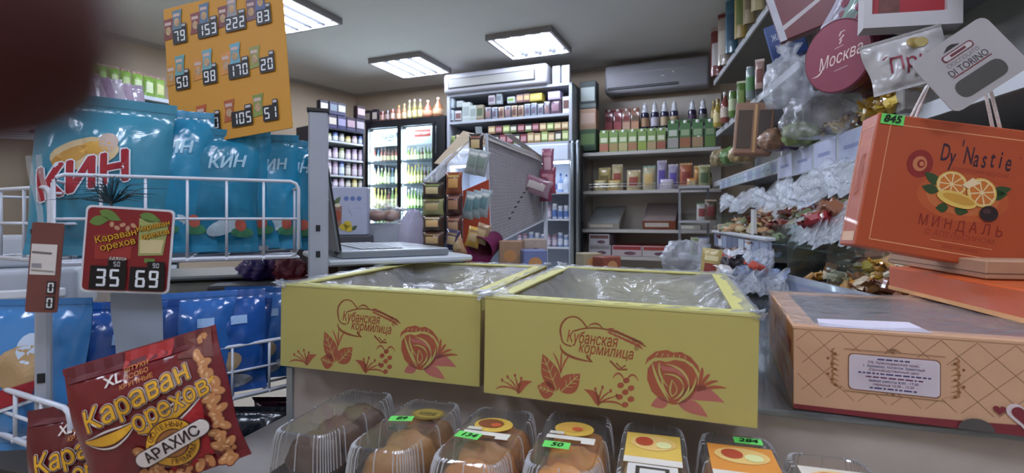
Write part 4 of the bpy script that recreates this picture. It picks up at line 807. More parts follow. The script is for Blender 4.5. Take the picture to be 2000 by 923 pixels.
def art_side(p, w, h):
    p.text('КИН', w*.1, h*.72, .03, C('9cc4d8', .35), 'lettering', rot=.1, bold=.03, shear=.25); p.ell(.01, h*.2, .03, .014, C('b8cdd8'), 'printed_shape', rot=.4, n=16); p.ell(w*.3, h*.22, .010, .012, C('b85a4a'), 'printed_spot', n=12, layer=1); p.ell(w*.31, h*.16, .02, .01, C('3f7f5a'), 'printed_spot', n=12)
UL = Line((UA.x, UA.y), (UB.x, UB.y)); gU = 'teal snack bags in the upper basket'; rnd = random.Random(3)
base0 = E-.066
bag('large teal snack bag with red name banner, leftmost in the upper basket', .205, .275, .07, (-.715, .885, base0), (R(-4), R(3), R(24)), '3a86a0', 1, art_front, group=gU, seal=.03)
for i, (px, top, d) in enumerate(((265, 205, .915), (322, 213, .945), (425, 252, .985), (470, 254, 1.02), (520, 262, 1.055), (548, 266, 1.09))):
    q = Vector(((px-1000)/1000*d, d)); zt = (425-top)/1000*d; hh = zt+.066
    bag(f'teal snack bag, {ORD[i+1]} from the left in the upper basket', .165 if i < 2 else .14, hh, .05, (q.x, q.y, base0), (R(-3), R(rnd.uniform(-4, 4)), R(26+rnd.uniform(-6, 6))), (TEAL, '2482a8', '1c7799')[i % 3], 10+i, art_side, group=gU, seal=.022)
# lower, darker blue bags
def art_low(p, w, h):
    p.ell(.0, h*.3, .035, .02, C('a0896a'), 'printed_crisps', rot=.3, n=16); p.rect(w*.1, w*.28, h*.68, h*.76, C('8fb0d8'), 'printed_code_panel'); p.ell(w*.05, h*.12, w*.3, h*.08, C('9fa6ac'), 'printed_shape', n=16)
def art_left(p, w, h):
    p.rect(-w*.42, -w*.18, h*.74, h*.9, C('c5cfe0'), 'printed_code_panel'); p.rect(-w*.4, -w*.2, h*.76, h*.88, C('6d93c4'), 'printed_code_panel', layer=1); p.ell(w*.1, h*.56, .035, .028, C('a88a62'), 'printed_crisps', rot=.3, n=16); p.ell(w*.14, h*.68, .016, .02, C('b8c8dc'), 'printed_figure', n=14)
    p.poly([(-w*.48, h*.18), (w*.2, h*.36), (w*.24, h*.48), (-w*.46, h*.32)], CR, 'name_banner', layer=2); p.stroke([(-w*.48, h*.17), (w*.22, h*.35)], .004, WHT, layer=3); p.rect(-w*.5, -w*.42, h*.4, h*.56, C('c98a30'), 'printed_spot')
gL = 'blue snack bags in the lower basket'; bL = E-.31
bag('light blue snack bag with red banner in the lower left corner', .17, .20, .045, (-.665, .685, bL), (R(-3), 0, R(8)), '3f7db8', 31, art_left, group=gL, seal=.016)
for i, (px, top, d) in enumerate(((185, 592, .74), (235, 590, .80), (360, 572, .86), (430, 570, .90), (455, 585, .945), (500, 560, .985), (535, 562, 1.03))):
    q = Vector(((px-1000)/1000*d, d)); hh = (425-top)/1000*d+.31
    bag(f'dark blue snack bag, {ORD[i]} from the left in the lower basket', .15 if i < 4 else .12, hh, .042, (q.x, q.y, bL), (R(-3), R(rnd.uniform(-5, 5)), R(30+rnd.uniform(-8, 8))), ('1c4f98', '174488', '2a62a8')[i % 3], 40+i, art_low, group=gL, seal=.018)
# ---- red peanut bags
YL = C('dba42e', .4); MD = C('4a1014', .4); WT = C('e0d6d0', .4)
def nut(p, x, y, s, r, L=1):
    p.ell(x, y, s*.56, s*.36, C('7a3a22'), 'printed_nut_edge', rot=r, n=12, layer=L); p.ell(x+s*.02, y+s*.03, s*.5, s*.3, C('bf8250'), 'printed_nut', rot=r, n=12, layer=L+1); p.ell(x-s*.1, y+s*.09, s*.2, s*.1, C('d9a878'), 'printed_nut_shine', rot=r, n=8, layer=L+2)
def art_red(p, w, h):
    q = random.Random(4)
    p.rect(-w*.48, w*.46, h*.885, h*.99, C('5c1a20'), 'printed_band'); p.poly([(-w*.12, h*.88), (w*.2, h*.88), (w*.22, h*.99), (-w*.1, h*.99)], C('a82a2a'), 'printed_band', layer=1); p.poly([(w*.24, h*.84), (w*.46, h*.78), (w*.47, h*.99), (w*.26, h*.99)], C('6a2f22'), 'printed_nuts_ground', layer=1)
    p.poly([(w*.02, h*.2), (w*.2, h*.5), (w*.34, h*.6), (w*.3, h*.1), (w*.0, h*.02)], C('a51c22'), 'printed_red_field')
    for k in range(26): f = k/25; nut(p, w*(.37+.07*q.random())-w*.03*(k % 2), h*(.02+.8*f), w*.09, q.uniform(0, 3))
    for k in range(22): nut(p, w*(-.2+.6*q.random()), h*(.015+.13*q.random()), w*.1, q.uniform(0, 3))
    nut(p, -w*.12, h*.28, w*.11, 2.2); nut(p, -w*.09, h*.22, w*.12, 2.6); nut(p, -w*.16, h*.12, w*.1, 1); nut(p, w*.4, h*.93, w*.09, .6)
    r = .22
    for nm, m, bo, L in (('name_outline', WT, .06, 4), ('name_shadow', MD, .042, 5), ('name_lettering', YL, .012, 6)):
        p.text('Караван', -w*.05, h*.665, .030, m, nm, rot=r, bold=bo, shear=.12, layer=L, width=.108+bo*.05); p.text('орехов', w*.14, h*.545, .028, m, nm, rot=r, bold=bo, shear=.12, layer=L, width=.078+bo*.05)
    for m, ww, L in ((WT, .016, 4), (MD, .0125, 5), (YL, .009, 6)):
        p.curve((-w*.42, h*.475), (-w*.28, h*.40), (-w*.1, h*.50), ww, m, 'name_swoosh', layer=L-3, n=12); p.curve((-w*.09, h*.43), (w*.08, h*.40), (w*.43, h*.64), ww, m, 'name_swoosh', layer=L-3, n=12)
    cx, cy = w*.1, h*.28
    p.ell(cx, cy, .027, .027, MD, 'emblem_ring', n=30, layer=7); p.ell(cx, cy, .0256, .0256, YL, 'emblem_ring', n=30, layer=8); p.ell(cx, cy, .0162, .0162, MD, 'emblem_ring', n=24, layer=9); p.ell(cx, cy, .015, .015, C('a06a3a'), 'emblem_ring', n=24, layer=10)
    for s, a0, da in (('СОЛЕНЫЙ', 2.35, -.27), ('ПРЕМИУМ', 4.2, .22)):
        for k, ch in enumerate(s):
            a = a0+da*k+r; p.text(ch, cx+.0208*math.cos(a), cy+.0208*math.sin(a), .0078, MD, 'emblem_lettering', rot=(a-pi/2) if da < 0 else (a+pi/2), layer=11)
    c, s_ = math.cos(r), math.sin(r)
    def pill(a, b, m, L, nm):
        pts = [(a-b+b*math.cos(t_), b*math.sin(t_)) for t_ in [-pi/2+pi*k/8 for k in range(9)]]+[(-a+b+b*math.cos(t_), b*math.sin(t_)) for t_ in [pi/2+pi*k/8 for k in range(9)]]
        p.poly([(cx+x*c-y*s_, cy+x*s_+y*c) for x, y in pts], m, nm, L)
    pill(.041, .0095, C('3a1a1c'), 12, 'variety_plate'); pill(.0398, .0085, WT, 13, 'variety_plate'); p.text('АРАХИС', cx, cy-.0006, .016, C('2a1618'), 'variety_lettering', rot=r, bold=.02, width=.060, layer=14)
    p.text('XL', -w*.18, h*.825, .014, WT, 'size_lettering', rot=.1, layer=2, bold=.02)
    for k, s in enumerate(('ШТУКИ', 'ОСОБО', 'КРУПНЫЕ')): p.text(s, -w*.03, h*(.872-.05*k), .0068, C('d08a3c'), 'size_lettering', rot=.1, layer=3)
bag('red salted peanut bag with yellow lettering hanging in front', .156, .15, .03, P(343, 938, .555), (R(-6), R(-15.5), R(14)), '6e1a20', 61, art_red, 'peanut_bag', 'snack bag', 'red peanut bags', seal=.014)
bag('red peanut bag half hidden behind the hanging one', .15, .15, .03, P(205, 1035, .60), (R(-4), R(-8), R(10)), '5c181e', 62, art_red, 'peanut_bag', 'snack bag', 'red peanut bags', seal=.014)
# dark bags low behind the glass
for i, (px, py, d, c) in enumerate(((478, 935, .92, '15202c'), (540, 930, .98, '1a1e2e'), (560, 830, 1.02, '3a1a2c'))):
    bag(('black snack bag low beside the red peanut bag', 'black snack bag low beside the slotted post', 'dark plum packet under the lower wire basket')[i], .13, .13 if i < 2 else .06, .05, P(px, py, d), (0, R(4), R(12)), c, 70+i, None, seal=.012)
# ---- hanging strips, price signs
def card(name, label, cat, c, w, h, rot, mat, draw, r=.006, th=.0015, edge=None):
    t = thing(name, label, cat, c, rot); m = MB(); pts = []
    for cx, cy, a in ((w/2-r, h/2-r, 0), (-w/2+r, h/2-r, 90), (-w/2+r, -h/2+r, 180), (w/2-r, -h/2+r, 270)): pts += [(cx+r*math.cos(R(a+k)), cy+r*math.sin(R(a+k))) for k in (0, 30, 60, 90)]
    m.prism(pts, -th/2, th/2).build('card_sheet', mat, t)
    p = Print(t, lambda u, v, e: (u, -th/2-e, v)); draw(p, w, h); p.flush(.0005); return t
tp = thing('tape_strip', 'grey tape strip holding the red peanut bag', 'tape', P(268, 612, .66), (R(2), R(-3), R(10)))
MB().grid(lambda a, b: Vector(((a-.5)*.058, .002*math.sin(9*b+3*a), (b-.5)*.125)), 6, 16).build('tape_band', C('8d99a8', .35, var=.08), tp, True)
MB().grid(lambda a, b: Vector(((a-.5)*.03, -.003+.002*math.sin(14*b), -.055-.03*b)), 4, 8).build('clear_tape_end', film('sticky_tape', 'e6dcd8', .25, .15, .1, .4, 30), tp, True)
def sign_art(p, w, h):
    p.rect(-w*.475, w*.475, -h*.475, h*.475, C('7f1f24', .4), 'printed_ground', r=.005); L2 = C('5f7d3a')
    for a, b in (((-w*.35, h*.44), (-w*.1, h*.34)), ((-w*.45, h*.3), (-w*.22, h*.36)), ((w*.1, h*.42), (w*.35, h*.36))): p.leaf(a, b, .006, L2, layer=1)
    for k in range(5): p.ell(-w*.2+k*w*.06, h*.29-.004*(k % 2), .0025, .0035, C('b88a6a'), 'printed_nut', n=8, layer=1, rot=k)
    p.poly([(-w*.36, -h*.12), (-w*.38, h*.16), (w*.04, h*.2), (w*.04, -h*.1)], C('96302a'), 'printed_packet', layer=1); p.poly([(w*.12, -h*.06), (w*.1, h*.38), (w*.44, h*.33), (w*.4, -h*.04)], C('9aa060'), 'printed_packet', layer=1); p.poly([(w*.14, -h*.03), (w*.13, h*.13), (w*.4, h*.14), (w*.38, -h*.02)], C('c9b98a'), 'printed_packet_window', layer=2)
    for x, y, s in ((-w*.14, h*.1, .9), (w*.27, h*.24, .75)):
        for m, bo, L in ((MD, .05, 3), (YL, .01, 4)): p.text('Караван', x, y+.006, .0125*s, m, 'name_lettering', rot=.3, bold=bo, layer=L); p.text('орехов', x+.003, y-.004, .0125*s, m, 'name_lettering', rot=.3, bold=bo, layer=L)
    p.rect(-w*.2, w*.0, -h*.125, -h*.085, WT, 'variety_plate', layer=4, r=.0015); p.text('АРАХИС', -w*.1, -h*.105, .005, MD, 'name_lettering', layer=5, bold=.02); p.rect(w*.2, w*.32, -h*.135, -h*.085, L2, 'variety_plate', layer=4)
    BKm = C('0c0c10', .4)
    for x, s, g_ in ((-w*.2, '35', '50'), (w*.24, '69', '90')):
        p.cell = s; p.rect(x-w*.19, x+w*.21, -h*.46, -h*.19, BKm, 'price_window', layer=5); p.rect(x+w*.0, x+w*.2, -h*.19, -h*.12, BKm, 'price_window', layer=5); p.digits(s, x+w*.01, -h*.325, h*.2, C('dfe4ea', .4), layer=6); p.digits(g_, x+w*.1, -h*.165, h*.055, C('c3c8ce', .4), 'weight_digits', layer=6)
card('price_sign', 'small red price sign reading 35 and 69 on the upper basket', 'price sign', P(251, 488, .635), .096, .106, (R(0), R(4), R(14)), C('cfd0d6', .4), sign_art)
def tag_art(p, w, h):
    p.rect(-w*.45, w*.35, -h*.08, h*.26, C('cfc9c4'), 'paper_label'); p.stroke([(-w*.42, h*.17), (w*.2, h*.16)], .0022, C('6a6664'), 'blurred_lettering', layer=1); p.rect(-w*.4, -w*.1, h*.0, h*.045, C('8a8a90'), 'printed_panel', layer=1); p.stroke([(-w*.4, -h*.03), (w*.3, -h*.04)], .0015, C('8a8480'), layer=1)
    for k in range(2): p.rect(w*.12, w*.4, -h*(.46-.17*k), -h*(.32-.17*k), C('24242a'), 'price_window', layer=1); p.digits('0', w*.26, -h*(.39-.17*k), h*.11, C('d8d8d8'), layer=2)
card('hanging_card', 'narrow brown hanging card with white paper label at far left', 'price card', P(88, 522, .60), .031, .105, (0, R(4), R(16)), C('6d3f38', .5, var=.2), tag_art, .002)
rb = thing('plastic_tie', 'white plastic tie holding the narrow brown card', 'tie', P(80, 400, .66), (0, R(-6), 0))
for x in (-.006, .007): MB().grid(lambda a, b: Vector((x+(a-.5)*.008, .004*math.sin(5*b), (b-.6)*.11+.02)), 2, 10).build('tie_strand', POLY, rb, True)
# yellow price board
def board_art(p, w, h):
    q = random.Random(2); rows_ = (('79', '153', '222', '83'), ('50', '98', '170', '20'), ('45', '50', '105', '51'))
    pc = [('7a3a34', '5a7a8a'), ('7a3432', '4a6a86'), ('6f3030', '8a8a90'), ('6a4a5a', '4a5a8a')]; pc2 = [('c08a3a', '5f9aa0'), ('c9883c', '6aa0a8'), ('cc8a44', '5fa0b4'), ('8a8f4a', None)]; pc3 = [('c9803c', None), ('b8542c', None), ('a8542c', None), ('7f9048', None)]
    for j in range(3):
        for i in range(4):
            p.cell = (i, j); cx = -.113+i*.064; cy = .101-.0946*j; a, b = (pc, pc2, pc3)[j][i]
            def pk(x, y, s, m, L):
                p.poly([(x-s*.5, y-s*.9), (x+s*.42, y-s*.8), (x+s*.36, y), (x+s*.5, y+s*.8), (x-s*.42, y+s*.75), (x-s*.34, y)], C(m, .4, var=.3, scale=90), 'printed_packet', layer=L); p.ell(x, y-s*.2, s*.26, s*.34, C('b89a78', var=.5, scale=120), 'printed_packet_window', layer=L+1, n=10); p.rect(x-s*.3, x+s*.28, y+s*.25, y+s*.5, C('c9b0a8'), 'printed_packet_name', layer=L+1)
            pk(cx-.012, cy, .026, a, 1)
            if b: pk(cx+.010, cy+.014, .026, b, 3)
            s = rows_[j][i]; ww = .0135*len(s)+.006
            p.rect(cx+.012-ww*.4, cx+.012+ww*.6, cy-.036, cy-.006, C('101014', .4), 'price_window', layer=5, r=.002); p.rect(cx+.012+ww*.25, cx+.012+ww*.6, cy-.008, cy+.004, C('101014', .4), 'price_window', layer=5, r=.001)
            p.digits(s, cx+.012+ww*.1, cy-.021, .022, C('dfe2e4', .4), layer=6); p.rect(cx+.012+ww*.3, cx+.012+ww*.55, cy-.003, cy+.002, C('b8b8bc'), 'weight_mark', layer=6)
card('price_board', 'large yellow price board with twelve snack prices above the rack', 'price board', P(441, 130, 1.0), .271, .288, (R(-3), R(-7), R(-12)), C('c98f2e', .5, var=.06, scale=6), board_art, .003, .003)
bs = thing('board_stand', 'clear support rod behind the yellow price board', 'rod', (-.52, 1.02, E-.06)); MB().tube([(0, 0, 0), (0, 0, .38)], .006, 8).build('rod', C('9aa2aa', .3), bs); MB().box(-.03, .03, -.01, .01, -.004, .004).build('foot', STEEL, bs)
# plastic pine twig on the basket
tw = thing('pine_twig', 'dark green artificial pine twig on the upper basket', 'twig', P(218, 398, .70)); m = MB(); q = random.Random(9)
for k in range(70):
    a = q.uniform(.1, pi-.1); l = q.uniform(.03, .065); y = q.uniform(-.4, .4); m.tube([(0, 0, 0), (math.cos(a)*l*.6, y*l*.5, math.sin(a)*l*.5+.004), (math.cos(a)*l*1.15, y*l, math.sin(a)*l*.62)], [.0007, .0006, .0003], 3)
m.build('needles', C('16313a', .6), tw); MB().tube([(0, 0, -.012), (0, 0, .004)], .0015, 5).build('stem', C('3a2f26'), tw)
# ---- shelf with green packets by the left wall, lilac bags in front of it
A = P(150, 160, 3.75); B = P(345, 192, 4.35); LG_ = Line((A.x, A.y), (B.x, B.y))
gs = thing('side_shelving', 'dark shelving of green packets behind the snack rack', 'shelving', (A.x, A.y, 0), (0, 0, LG_.yaw)); w = LG_.D.length
MB().box(0, w, .3, .33, 0, E+1.03).build('back_panel', C('2a2c30', .6), gs)
for z in (.99, .81, .5, .1, -.4): MB().box(0, w, 0, .3, E+z-.03, E+z).build('shelf', C('b4bcc4', .4), gs)
for x in (-.02, w): MB().box(x, x+.02, 0, .33, 0, E+1.0).build('side_panel', C('2a2c30', .6), gs)
row(LG_, .991, [(x, 22, 52-i*1.5, 'pouch', c, '7a4a3a', d, 'green packet with brown seal') for i, (x, c, d) in enumerate(((176, '6f9a3a', '8fb05a'), (199, '7da544', '9aba6a'), (222, '78a03e', 'b8cc90'), (245, '7da544', 'b0c488'), (268, '84aa4a', 'c0d0a0'), (290, '7aa040', 'c8d4a8'), (311, '86a84c', 'c4c888')))], 'on the shelf behind the snack rack', 'green packets behind the rack', .05, .05)
row(LG_, .811, [(x, 15, 32, 'jar', 'a8a698', 'd0ccbc', '4a4a4a', 'pale jar') for x in (262, 280, 297, 315)], 'on the dark shelf behind the snack rack', 'jars behind the rack', .06, .05)
for i in range(10):
    px = 100+i*17; d = 1.02+.03*i; c = ('b8a4b8', 'c0b0c4', 'a890ac', 'cfc6d4')[i % 4]
    q = P(px, 205+i*1.5, d); zb = E+.185
    bag(f'lilac and white snack bag, {ORD[i]} from the left behind the teal bag', .10, .135+.002*i, .022, (q.x, q.y, zb), (R(-8), R(-24+2*i), R(52)), c, 90+i, lambda p, w, h: (p.ell(0, h*.45, w*.3, h*.16, C('c9b47a'), 'printed_shape', n=14), p.ell(w*.2, h*.28, w*.16, h*.1, C('a04a6a'), 'printed_spot', n=12)), group='lilac snack bags', seal=.012)
lb = thing('bag_tray', 'wire tray carrying the lilac snack bags', 'tray', (-.85, 1.15, E+.18), (0, 0, R(20))); m = MB()
for k in range(6): m.tube([(-.3, -.1+.04*k, 0), (.22, -.1+.04*k, 0)], .003)
for k in range(4): m.tube([(-.3+.173*k, -.1, 0), (-.3+.173*k, .1, 0)], .003)
m.build('tray_grid', WIRE, lb)
tp2 = thing('tray_post', 'white post under the lilac bag tray', 'post', (-1.02, 1.12, CT)); MB().bev(-.015, .015, -.015, .015, 0, E+.177-CT, .002, 1).build('post', STEEL, tp2); MB().bev(-.1, .1, -.1, .1, 0, .01, .003, 1).build('foot', STEEL, tp2)
# ------------------------------------------------------------------ laptop on a riser
hn = Vector((-.374, 1.12)); hd = Vector((-.5, .866)); rt2 = Vector((.866, .5)); LZ = E-.075
yw = math.atan2(rt2.y, rt2.x)
rs = thing('laptop_riser', 'white slab riser under the laptop', 'riser', (hn.x, hn.y, CT), (0, 0, yw))
MB().bev(-.03, .31, -.02, .36, .141, .155, .004, 1).build('top_slab', C('b9c0c6', .4, var=.04), rs)
for x in (-.02, .06): MB().box(x, x+.02, .03, .34, 0, .141).build('side_support', C('5a4a48', .6), rs)
for i, (x0, c, l) in enumerate(((-.1, '7a3a30', 'red book under the laptop riser'), )):
    q = loc2(hn, yw, x0, -.012); o = thing('stored_box', l, 'box', (q.x, q.y, CT+.001), (0, 0, yw)); MB().bev(0, .07, 0, .2, 0, .11, .004, 1).build('box_body', C(c, .6), o); MB().box(.01, .06, -.001, .003, .04, .08).build('box_label', C('a89a8a'), o)
lp = thing('laptop', 'open silver laptop with its screen turned away', 'laptop', (hn.x, hn.y, CT+.1555), (0, 0, yw))
SIL = C('8f969d', .35, .5, var=.04); MB().bev(0, .255, 0, .35, 0, .018, .004, 2).build('base', SIL, lp)
MB().box(.045, .15, .02, .33, .018, .0184).build('keyboard_bed', C('5b6068', .5), lp)
key = None; m = MB()
for i in range(5):
    for j in range(14):
        m2 = (.05+i*.02, .025+j*.0218); m.bev(m2[0], m2[0]+.017, m2[1], m2[1]+.0185, .0184, .0205, .0012, 1)
kb = m.build('keys', C('aab0b6', .5), lp); kb['kind'] = 'stuff'
MB().box(.175, .24, .12, .23, .018, .0183).build('touchpad', C('7d848a', .3, .3), lp)
sc = MB(); lean = -.035; th = .007
sc.add([(0, 0, .016), (-th, 0, .016), (-th, .35, .016), (0, .35, .016), (lean, 0, .255), (lean-th, 0, .255), (lean-th, .35, .255), (lean, .35, .255)], [(0, 1, 2, 3), (4, 7, 6, 5), (0, 4, 5, 1), (2, 6, 7, 3), (1, 5, 6, 2), (0, 3, 7, 4)])
so = sc.build('screen_lid', C('7a8187', .35, .4, var=.05), lp)
MB().add([(.001, .002, .02), (.001, .348, .02), (lean+.0012, .348, .253), (lean+.0012, .002, .253)], [(0, 1, 2, 3)]).build('screen_bezel', C('14161a', .4), so)
MB().add([(.001-.004, -.0006, .018), (.0015, -.0006, .018), (lean+.0015, -.0006, .254), (lean-.003, -.0006, .254)], [(0, 1, 2, 3)]).build('bezel_edge', C('17191d', .4), so)
MB().tube([(0, .04, .012), (0, .31, .012)], .007, 8).build('hinge', C('4a4e54', .4), lp)
# white tea box with a drink picture behind the laptop
def tea_art(p, w, h):
    for k in range(3): p.ell(-w*.05+k*w*.17, h*.26, w*.065, w*.065, C('5d74a8'), 'printed_badge', n=16)
    p.poly([(-w*.44, -h*.3), (-w*.18, -h*.34), (-w*.16, h*.1), (-w*.46, h*.12)], C('8f6a60'), 'printed_glass'); p.ell(-w*.3, -h*.1, w*.12, h*.12, C('9a4a38'), 'printed_tea', n=14, layer=1); p.ell(-w*.28, h*.12, w*.08, h*.04, C('d8d0b0'), 'printed_foam', n=12, layer=1)
    p.leaf((-w*.35, h*.12), (-w*.45, h*.26), .008, C('4a5a3a'), layer=1); p.leaf((-w*.35, h*.14), (-w*.2, h*.3), .008, C('5a6a48'), layer=1)
    for x, y in ((-.12, -.33), (.02, -.36), (-.02, -.27)): p.ell(w*x, h*y, w*.11, h*.07, C('c9b23a'), 'printed_lemon', n=14, layer=2)
    p.leaf((w*.1, -h*.38), (w*.24, -h*.3), .006, C('4a5a3a'), layer=3); p.stroke([(w*.0, h*.05), (w*.1, -h*.1)], .002, C('8a8a90')); p.stroke([(w*.18, h*.06), (w*.34, h*.06)], .003, C('9aa0b4'))
bx_ = P(680, 412, 1.75); w, h = .125, .165
t = thing('tea_box', 'white tea box with lemon drink picture behind the laptop', 'box', (bx_.x, bx_.y, bx_.z-h/2), (0, 0, R(8)))
MB().bev(-w/2, w/2, 0, .07, 0, h, .003, 1).build('box_body', C('a9afc4', .5, var=.04), t); p = Print(t, lambda u, v, e: (u, -e, v+h/2)); tea_art(p, w, h); p.flush(.0006)
st = thing('box_stand', 'grey plinth under the white tea box', 'stand', (bx_.x, bx_.y, CT), (0, 0, R(8))); MB().bev(-.075, .075, -.01, .08, 0, bx_.z-h/2-CT-.001, .004, 1).build('plinth_body', C('4a4a50', .6), st); MB().box(-.076, .076, -.011, -.009, .02, .04).build('edge_strip', C('8a8a8e'), st)
# clear bag of buns and a white carrier bag
def crumple(label, c, r, seed, mat, name='plastic_bag', group=None, neck=True, amp=.16):
    q = random.Random(seed); ph = [q.uniform(0, 6.3) for _ in range(9)]
    t = thing(name, label, 'plastic bag', c, (0, 0, q.uniform(-.4, .4)), group)
    def f(a, b):
        th, p = a*2*pi, b*pi; k = 1+amp*(math.sin(3*th+ph[0]+2*p)*math.sin(2*p+ph[1])+.7*math.sin(7*th+ph[2]-3*p)*math.sin(p)+.45*math.sin(13*th+ph[3]+9*p)*math.sin(p)+.3*math.sin(19*p+ph[4]))
        return Vector((r[0]*math.sin(p)*math.cos(th)*k, r[1]*math.sin(p)*math.sin(th)*k, max(-r[2]*.8, r[2]*-math.cos(p)*k)+r[2]*.8))
    MB().grid(f, 36, 24).build('bag_film', mat, t, True)
    if neck: MB().grid(lambda a, b: Vector((.012*(1+2.2*b)*math.cos(a*2*pi)*(1+.35*math.sin(a*31)), .012*(1+2.2*b)*math.sin(a*2*pi)*(1+.35*math.sin(a*31)), r[2]*1.7+b*r[2]*.5)), 30, 3).build('knotted_neck', mat, t, True)
    return t
gp = P(745, 415, 1.85)
for i, (px, py, d) in enumerate(((735, 428, 1.86), (762, 425, 1.9))):
    o = P(px, py, d); t = MB().grid(lambda a, b: Vector((.035*math.sin(b*pi)*math.cos(a*2*pi)*(1+.05*math.sin(5*a*6.28)), .03*math.sin(b*pi)*math.sin(a*2*pi), .022-.022*math.cos(b*pi))), 18, 10).build('bun', C('9a6a48', .5, var=.3), None, True, (o.x, o.y, E-.014))
    tag(t, ('left', 'right')[i]+' brown bun in the clear bag behind the laptop', 'bun')
bo = P(748, 430, 1.88); crumple('clear bag of buns behind the laptop', (bo.x, bo.y, E-.017), (.085, .06, .036), 5, FILM)
st = thing('bun_stand', 'low white stand under the clear bun bag', 'stand', (bo.x, bo.y, CT), (0, 0, R(8))); MB().bev(-.09, .13, -.03, .1, 0, E-.019-CT, .004, 1).build('plinth_body', C('a3a9b0', .5), st); MB().box(-.091, .131, -.031, -.029, .12, .13).build('edge_strip', C('6a6e74'), st)
wb = P(808, 445, 1.7); crumple('white carrier bag between the laptop and the coffee sachets', (wb.x, wb.y, CT+.001), (.055, .05, .15), 8, C('a9a7bd', .5), neck=False, amp=.07)
# ------------------------------------------------------------------ wire rack with hanging sachets in the middle of the counter
rk = P(945, 480, 1.75); ry = R(62)
t = thing('sachet_rack', 'wire mesh counter rack with hanging sachets and cardboard top', 'display rack', (rk.x-.02, rk.y, CT), (0, 0, 0))
X0 = rk.x-.02
def rel(px, py, d): q = P(px, py, d); return (q.x-X0, q.y-rk.y, q.z-CT)
c1, c2, c3, c4 = rel(950, 262, 1.72), rel(1062, 318, 2.1), rel(1062, 430, 2.1), rel(958, 482, 1.72)
def bil(a, b, o=0): return tuple((c1[i]*(1-a)+c2[i]*a)*(1-b)+(c4[i]*(1-a)+c3[i]*a)*b for i in range(3))
m = MB()
for k in range(41): m.tube([bil(k/40, 0), bil(k/40, 1)], .0011, 3)
for k in range(31): m.tube([bil(0, k/30), bil(1, k/30)], .0011, 3)
m.build('mesh_panel', C('c9c5c8', .4, .2), t)
MB().tube([bil(0, 0), bil(1, 0), bil(1, 1), bil(0, 1)], .005, 6, True).build('panel_frame', WIRE, t)
MB().grid(lambda a, b: Vector(bil(a, b))+Vector((-.006, .006, 0)), 6, 6).build('backing_sheet', C('b5b0b4', .6, var=.1, scale=20), t)
mm = MB()
for k in range(8): q = bil(.32+.055*k, .80-.055*k); mm.add([(q[0]-.004, q[1]-.008, q[2]-.003), (q[0]+.006, q[1]-.008, q[2]+.001), (q[0]+.005, q[1]-.008, q[2]+.006), (q[0]-.005, q[1]-.008, q[2]+.002)], [(0, 1, 2, 3)])
mm.build('price_marks', C('2a2a30'), t)
a1, a2_ = rel(835, 345, 1.55), rel(940, 262, 1.72)
MB().tube([rel(925, 262, 1.70), rel(830, 352, 1.5), rel(832, 480, 1.5)], .005).build('left_frame', WIRE, t)
MB().tube([c1, rel(958, 500, 1.72)], .006).build('centre_post', WIRE, t)
MB().tube([rel(1066, 300, 2.1), (rel(1066, 300, 2.1)[0], rel(1066, 300, 2.1)[1], 0)], .009).build('rear_post', WIRE, t)
def sheet(name, pts, mat, th=.003):
    v = [Vector(rel(*q)) for q in pts]; n = (v[1]-v[0]).cross(v[2]-v[0]).normalized()*th; k = len(v)
    return MB().add(v+[x+n for x in v], [tuple(range(k)), tuple(range(2*k-1, k-1, -1))]+[(i, i+k, (i+1) % k+k, (i+1) % k) for i in range(k)]).build(name, mat, t)
sheet('cardboard_flap', [(905, 255, 1.70), (930, 262, 1.66), (868, 322, 1.56), (848, 318, 1.6)], C('b5a48a', .7))
sheet('clear_flap', [(928, 262, 1.66), (946, 275, 1.66), (845, 362, 1.5), (822, 352, 1.5)], FILM)
sheet('white_ledge', [(940, 258, 1.7), (1064, 305, 2.08), (1062, 316, 2.08), (945, 270, 1.7)], C('c2bcb6', .6)); sheet('white_card', [(985, 262, 1.85), (1000, 262, 1.87), (1062, 308, 2.06), (1045, 308, 2.06)], C('bfb9b4', .6))
sheet('orange_card', [(905, 372, 1.62), (955, 350, 1.68), (958, 512, 1.68), (905, 515, 1.62)], C('b0482c', .5)); sheet('price_clip', [(928, 247, 1.68), (941, 247, 1.68), (943, 275, 1.68), (930, 276, 1.68)], C('aab4ba', .4))
def sach(px, py, d, wpx, hpx, c1_, c2_, c3_, l, rz=R(-8), rx=0, ro=0, nm='sachet', g='sachets on the counter rack'):
    q = P(px, py+hpx/2, d); o = thing(nm, l, 'sachet', q, (rx, ro, rz), g, (wpx*d/1000, .03, hpx*d/1000)); goods('sachet', o, c1_, c2_, c3_)
BRN, CRM = '4a3024', 'c8b89a'
for i in range(4): sach(846, 372+i*32, 1.47, 44, 33, ('35281f', '8a8a5a', '3d2a20', '4a3226')[i], ('c9b98a', 'b09a6a', 'd8b078', 'b89a6a')[i], ('7a8a4a', '5a4a30', 'c9b890', '8a6a40')[i], f'coffee sachet, {ORD[i]} from the top of the left strip')
for i in range(3): sach(887, 358+i*42, 1.54, 34, 44, ('8a4a30', '4a2a28', '54302a')[i], ('c99858', 'a87a5a', 'b08a6a')[i], ('b89a4a', '8a5a4a', '9a6a50')[i], f'brown snack sachet, {ORD[i]} from the top of the second strip')
sach(930, 282, 1.58, 30, 42, '3a302a', 'c9b080', '8a5a4a', 'dark round topped sachet at the top of the rack')
for i, (x, y) in enumerate(((918, 315), (935, 318))): sach(x, y, 1.56, 26, 50, 'a0a8a8', '7a8a80', 'c8ccc8', ('left', 'right')[i]+' silver sachet high on the rack', ro=R(14))
